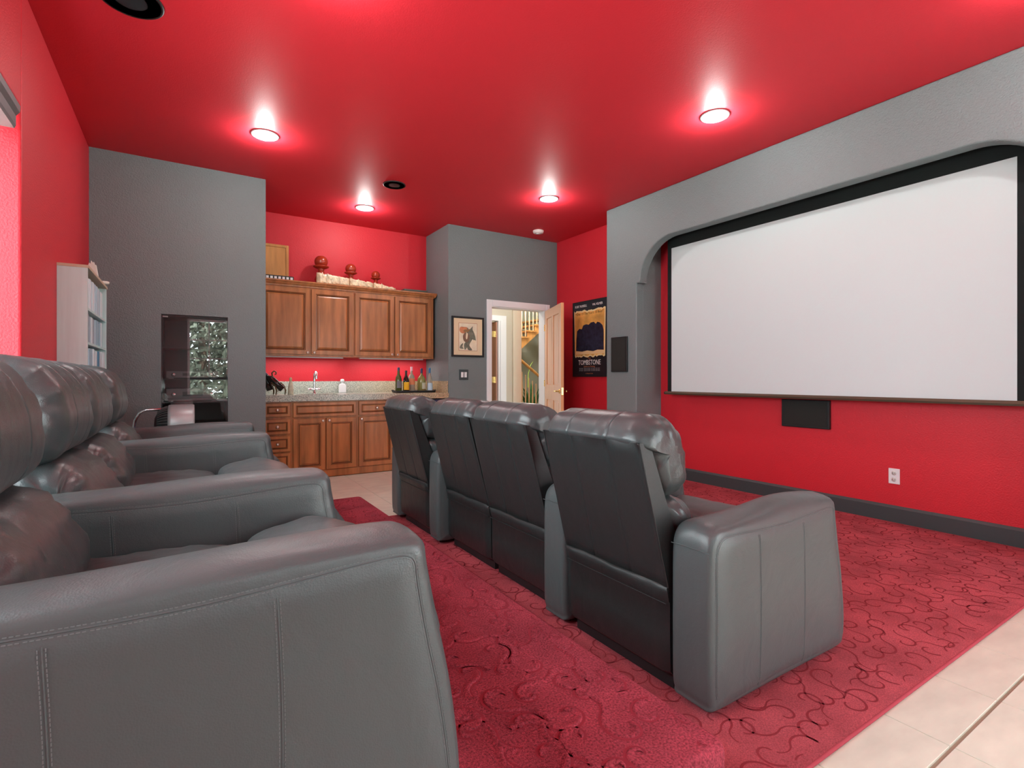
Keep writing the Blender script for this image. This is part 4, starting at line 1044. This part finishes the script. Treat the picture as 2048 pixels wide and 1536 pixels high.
for row, (z, nm) in enumerate(((1.560, 'top'), (1.336, 'second'), (1.112, 'third'))):
    y = SY0b + t_ + .004; k = 0
    while y < SY1b - t_ - .075:
        w_ = rn.choice((.042, .052, .064, .072)); hh = rn.uniform(.180, .192) + (.02 if row == 0 else 0); dd = rn.uniform(.120, .138); i1 = rn.choice((0, 0, 0, 1, 1, 2, 3, 4, 4))
        rr = thing('disc_case', '%s case, %s from the near end of the white shelf\'s %s board' % (CN[i1], ORD[k], nm), 'case', (SXb + .007, y, z + .0003), 0, 'cases on the %s board' % nm)
        b = MB(); b.box(0, dd - .004, 0, w_ - .001, 0, hh); obj('case_body', b, CCOL[(i1 + k) % 5], rr)
        b = MB(); b.box(dd - .004, dd, .001, w_ - .002, .002, hh - .002); obj('spine', b, CCOL[i1], rr)
        y += w_ + .0006 + (k % 4 == 3) * .012; k += 1
# white carving on top
r = thing('white_carving', 'white carved winged figure with a jagged top on the white shelf', 'carving', (-.598, 5.06, SH + .019))
out = [(-.060, 0), (-.050, .05), (-.030, .105), (-.014, .150), (-.008, .140), (-.002, .168), (.006, .145), (.012, .160), (.018, .132), (.026, .138), (.036, .07), (.045, 0)]
b = MB(); b.prism(out, 'y', -.022, .022); bevel(obj('wing', b, mat('bone white', (.78, .82, .74), .5, .3), r), .004, 2)
b = MB(); b.tube([(.030, .02, .012), (.055, .03, .013), (.085, .04, .014), (.100, .045, .014)], [.010, .012, .013, .009], 10); obj('tail', b, MATS['bone white'], r)

# ------------------------------------------------------------------ glass fronted equipment niche
r = thing('equipment_cabinet', 'black equipment cabinet behind a glass door set into the grey wall', 'cabinet', ((NX0 + NX1) / 2, YG + .02, NZ0))
w = NX1 - NX0; h = NZ1 - NZ0
b = MB(); hw = w / 2 - .001
b.box(-hw, -hw + .012, .02, ND - .025, .001, h - .001); b.box(hw - .012, hw, .02, ND - .025, .001, h - .001); b.box(-hw, hw, ND - .04, ND - .025, .001, h - .001)
b.box(-hw, hw, .02, ND - .03, h - .014, h - .001); b.box(-hw, hw, .02, ND - .03, .001, .014); obj('carcass', b, BLACK, r)
b = MB(); b.box(-hw, hw, .0, .006, .001, h - .001); obj('glass_door', b, DOORG, r)
b = MB(); b.box(-hw + .01, -hw + .05, -.002, 0, h - .026, h - .014); obj('clip_label', b, mat('grey clip', (.3, .3, .3), .5, .4), r)
for z in (.25, .45, .66, .95):
    b = MB(); b.box(-hw + .012, hw - .012, .03, ND - .04, z, z + .012); obj('shelf_board', b, BLACK, r)
for z, hh, lb in ((.672, .07, 'silver disc player with a dark display inside the glass cabinet'), (.462, .12, 'black amplifier with two knobs inside the glass cabinet')):
    q = thing('audio_component', lb, 'audio equipment', ((NX0 + NX1) / 2 - .02, YG + .07, NZ0 + z + .0005))
    b = MB(); b.box(-.205, .205, .0, .30, .01, hh); b.box(-.19, -.15, .02, .06, 0, .01); b.box(.15, .19, .02, .06, 0, .01); obj('case', b, mat('component grey', (.09, .09, .095), .4, .5), q)
    b = MB(); b.box(-.08, .08, -.002, 0, hh * .4, hh * .75); obj('display', b, BLACK, q)
    for x in (-.15, .15):
        b = MB(); b.lathe([(.018, 0), (.016, .014), (0, .015)], 16, M=Matrix.Translation((x, 0, hh * .55)) @ Matrix.Rotation(PI / 2, 4, 'X')); obj('knob', b, CHROME, q)

# ------------------------------------------------------------------ silver drum machine beyond the far recliner
r = thing('drum_machine', 'silver drum machine with a ribbed black end and a chrome handle before the glass cabinet', 'machine', (-.06, 5.10, 0))
Mx = Matrix.Translation((0, 0, .715)) @ Matrix.Rotation(PI / 2, 4, 'Y')
b = MB(); b.lathe([(.150, -.055), (.162, -.050), (.166, -.03), (.166, .115), (.160, .13), (.10, .13), (0, .13)], 40, M=Mx); obj('drum', b, SILVER, r)
b = MB(); b.lathe([(0, -.150), (.06, -.145), (.11, -.120), (.142, -.085), (.150, -.055)], 40, M=Mx); obj('end_dome', b, BLACK, r)
b = MB()
for k in range(40):
    a = 2 * PI * k / 40; c_, s_ = math.cos(a), math.sin(a)
    b.tube([Mx @ Vector((.108 * c_, .108 * s_, -.126)), Mx @ Vector((.140 * c_, .140 * s_, -.094)), Mx @ Vector((.153 * c_, .153 * s_, -.056))], .0032, 5)
obj('cooling_rib', b, mat('grey rib', (.10, .10, .10), .4, .5), r, kind='stuff')
b = MB(); b.tube([(-.10, 0, .845), (-.20, 0, .842), (-.245, 0, .82), (-.275, 0, .76), (-.285, 0, .68)], .011, 12); obj('handle_tube', b, CHROME, r)
b = MB(); b.box(-.28, -.15, -.05, .05, .66, .70); obj('rest_tray', b, mat('blue plastic', (.02, .09, .20), .4, .5), r)
b = MB(); b.box(-.04, .09, -.05, .05, .30, .56); b.tube([(-.25, 0, .67), (-.15, 0, .40), (.0, 0, .30)], .015, 10); b.box(-.22, .22, -.03, .03, 0, .04); b.box(-.03, .03, -.14, .14, 0, .04); b.box(-.03, .03, -.03, .03, .04, .31); obj('stand', b, BLACK, r)

# ------------------------------------------------------------------ garden behind the rear windows (seen reflected in the cabinet glass)
b = MB(); b.box(-14, 14, -26, -2.6, -.6, -.5); b.box(-14, -1.6, -2.6, 20, -.6, -.5); obj('garden_ground', b, mat('pale gravel', (.58, .57, .52), .9, .1), None, kind='structure')
LV = mat('garden foliage', (.15, .17, .13), .6, .3, var=(3, .6, (1, 1, 1)))
BK = mat('bark', (.10, .07, .05), .9, .1)
def tree(x, y, hgt, rad, label, seed, n=2200):
    r = thing('garden_tree', label, 'tree', (x, y, -.5)); rn = random.Random(seed)
    b = MB(); b.tube([(0, 0, 0), (.05, 0, hgt * .4), (.0, .05, hgt * .8)], [.16, .11, .05], 8); obj('trunk', b, BK, r)
    vs = []; fs = []
    for k in range(n):
        while True:
            p = Vector((rn.uniform(-1, 1), rn.uniform(-1, 1), rn.uniform(-1, 1)))
            if .35 < p.length < 1 and noise.noise(p * 3 + Vector((seed, 0, 0))) > -.12: break
        p = Vector((p.x * rad, p.y * rad, hgt * .55 + p.z * hgt * .52)); a = Vector((rn.uniform(-1, 1), rn.uniform(-1, 1), rn.uniform(-1, 1))).normalized(); c_ = a.orthogonal().normalized()
        s_ = rn.uniform(.06, .13); i = len(vs); vs += [p - a * s_, p + c_ * s_ * .5, p + a * s_, p - c_ * s_ * .5]; fs.append((i, i + 1, i + 2, i + 3))
    b = MB(); b.add(vs, fs); obj('foliage', b, LV, r, kind='stuff')
tree(.4, -6.0, 4.6, 1.5, 'dense leafy tree outside the rear window behind the sofa end', 1, 6500)
tree(3.9, -7.8, 5.6, 1.9, 'taller leafy tree farther from the rear windows', 5, 5000)
tree(-3.2, -9.0, 5.2, 1.8, 'leafy tree standing left of the others in the garden', 8, 4000)
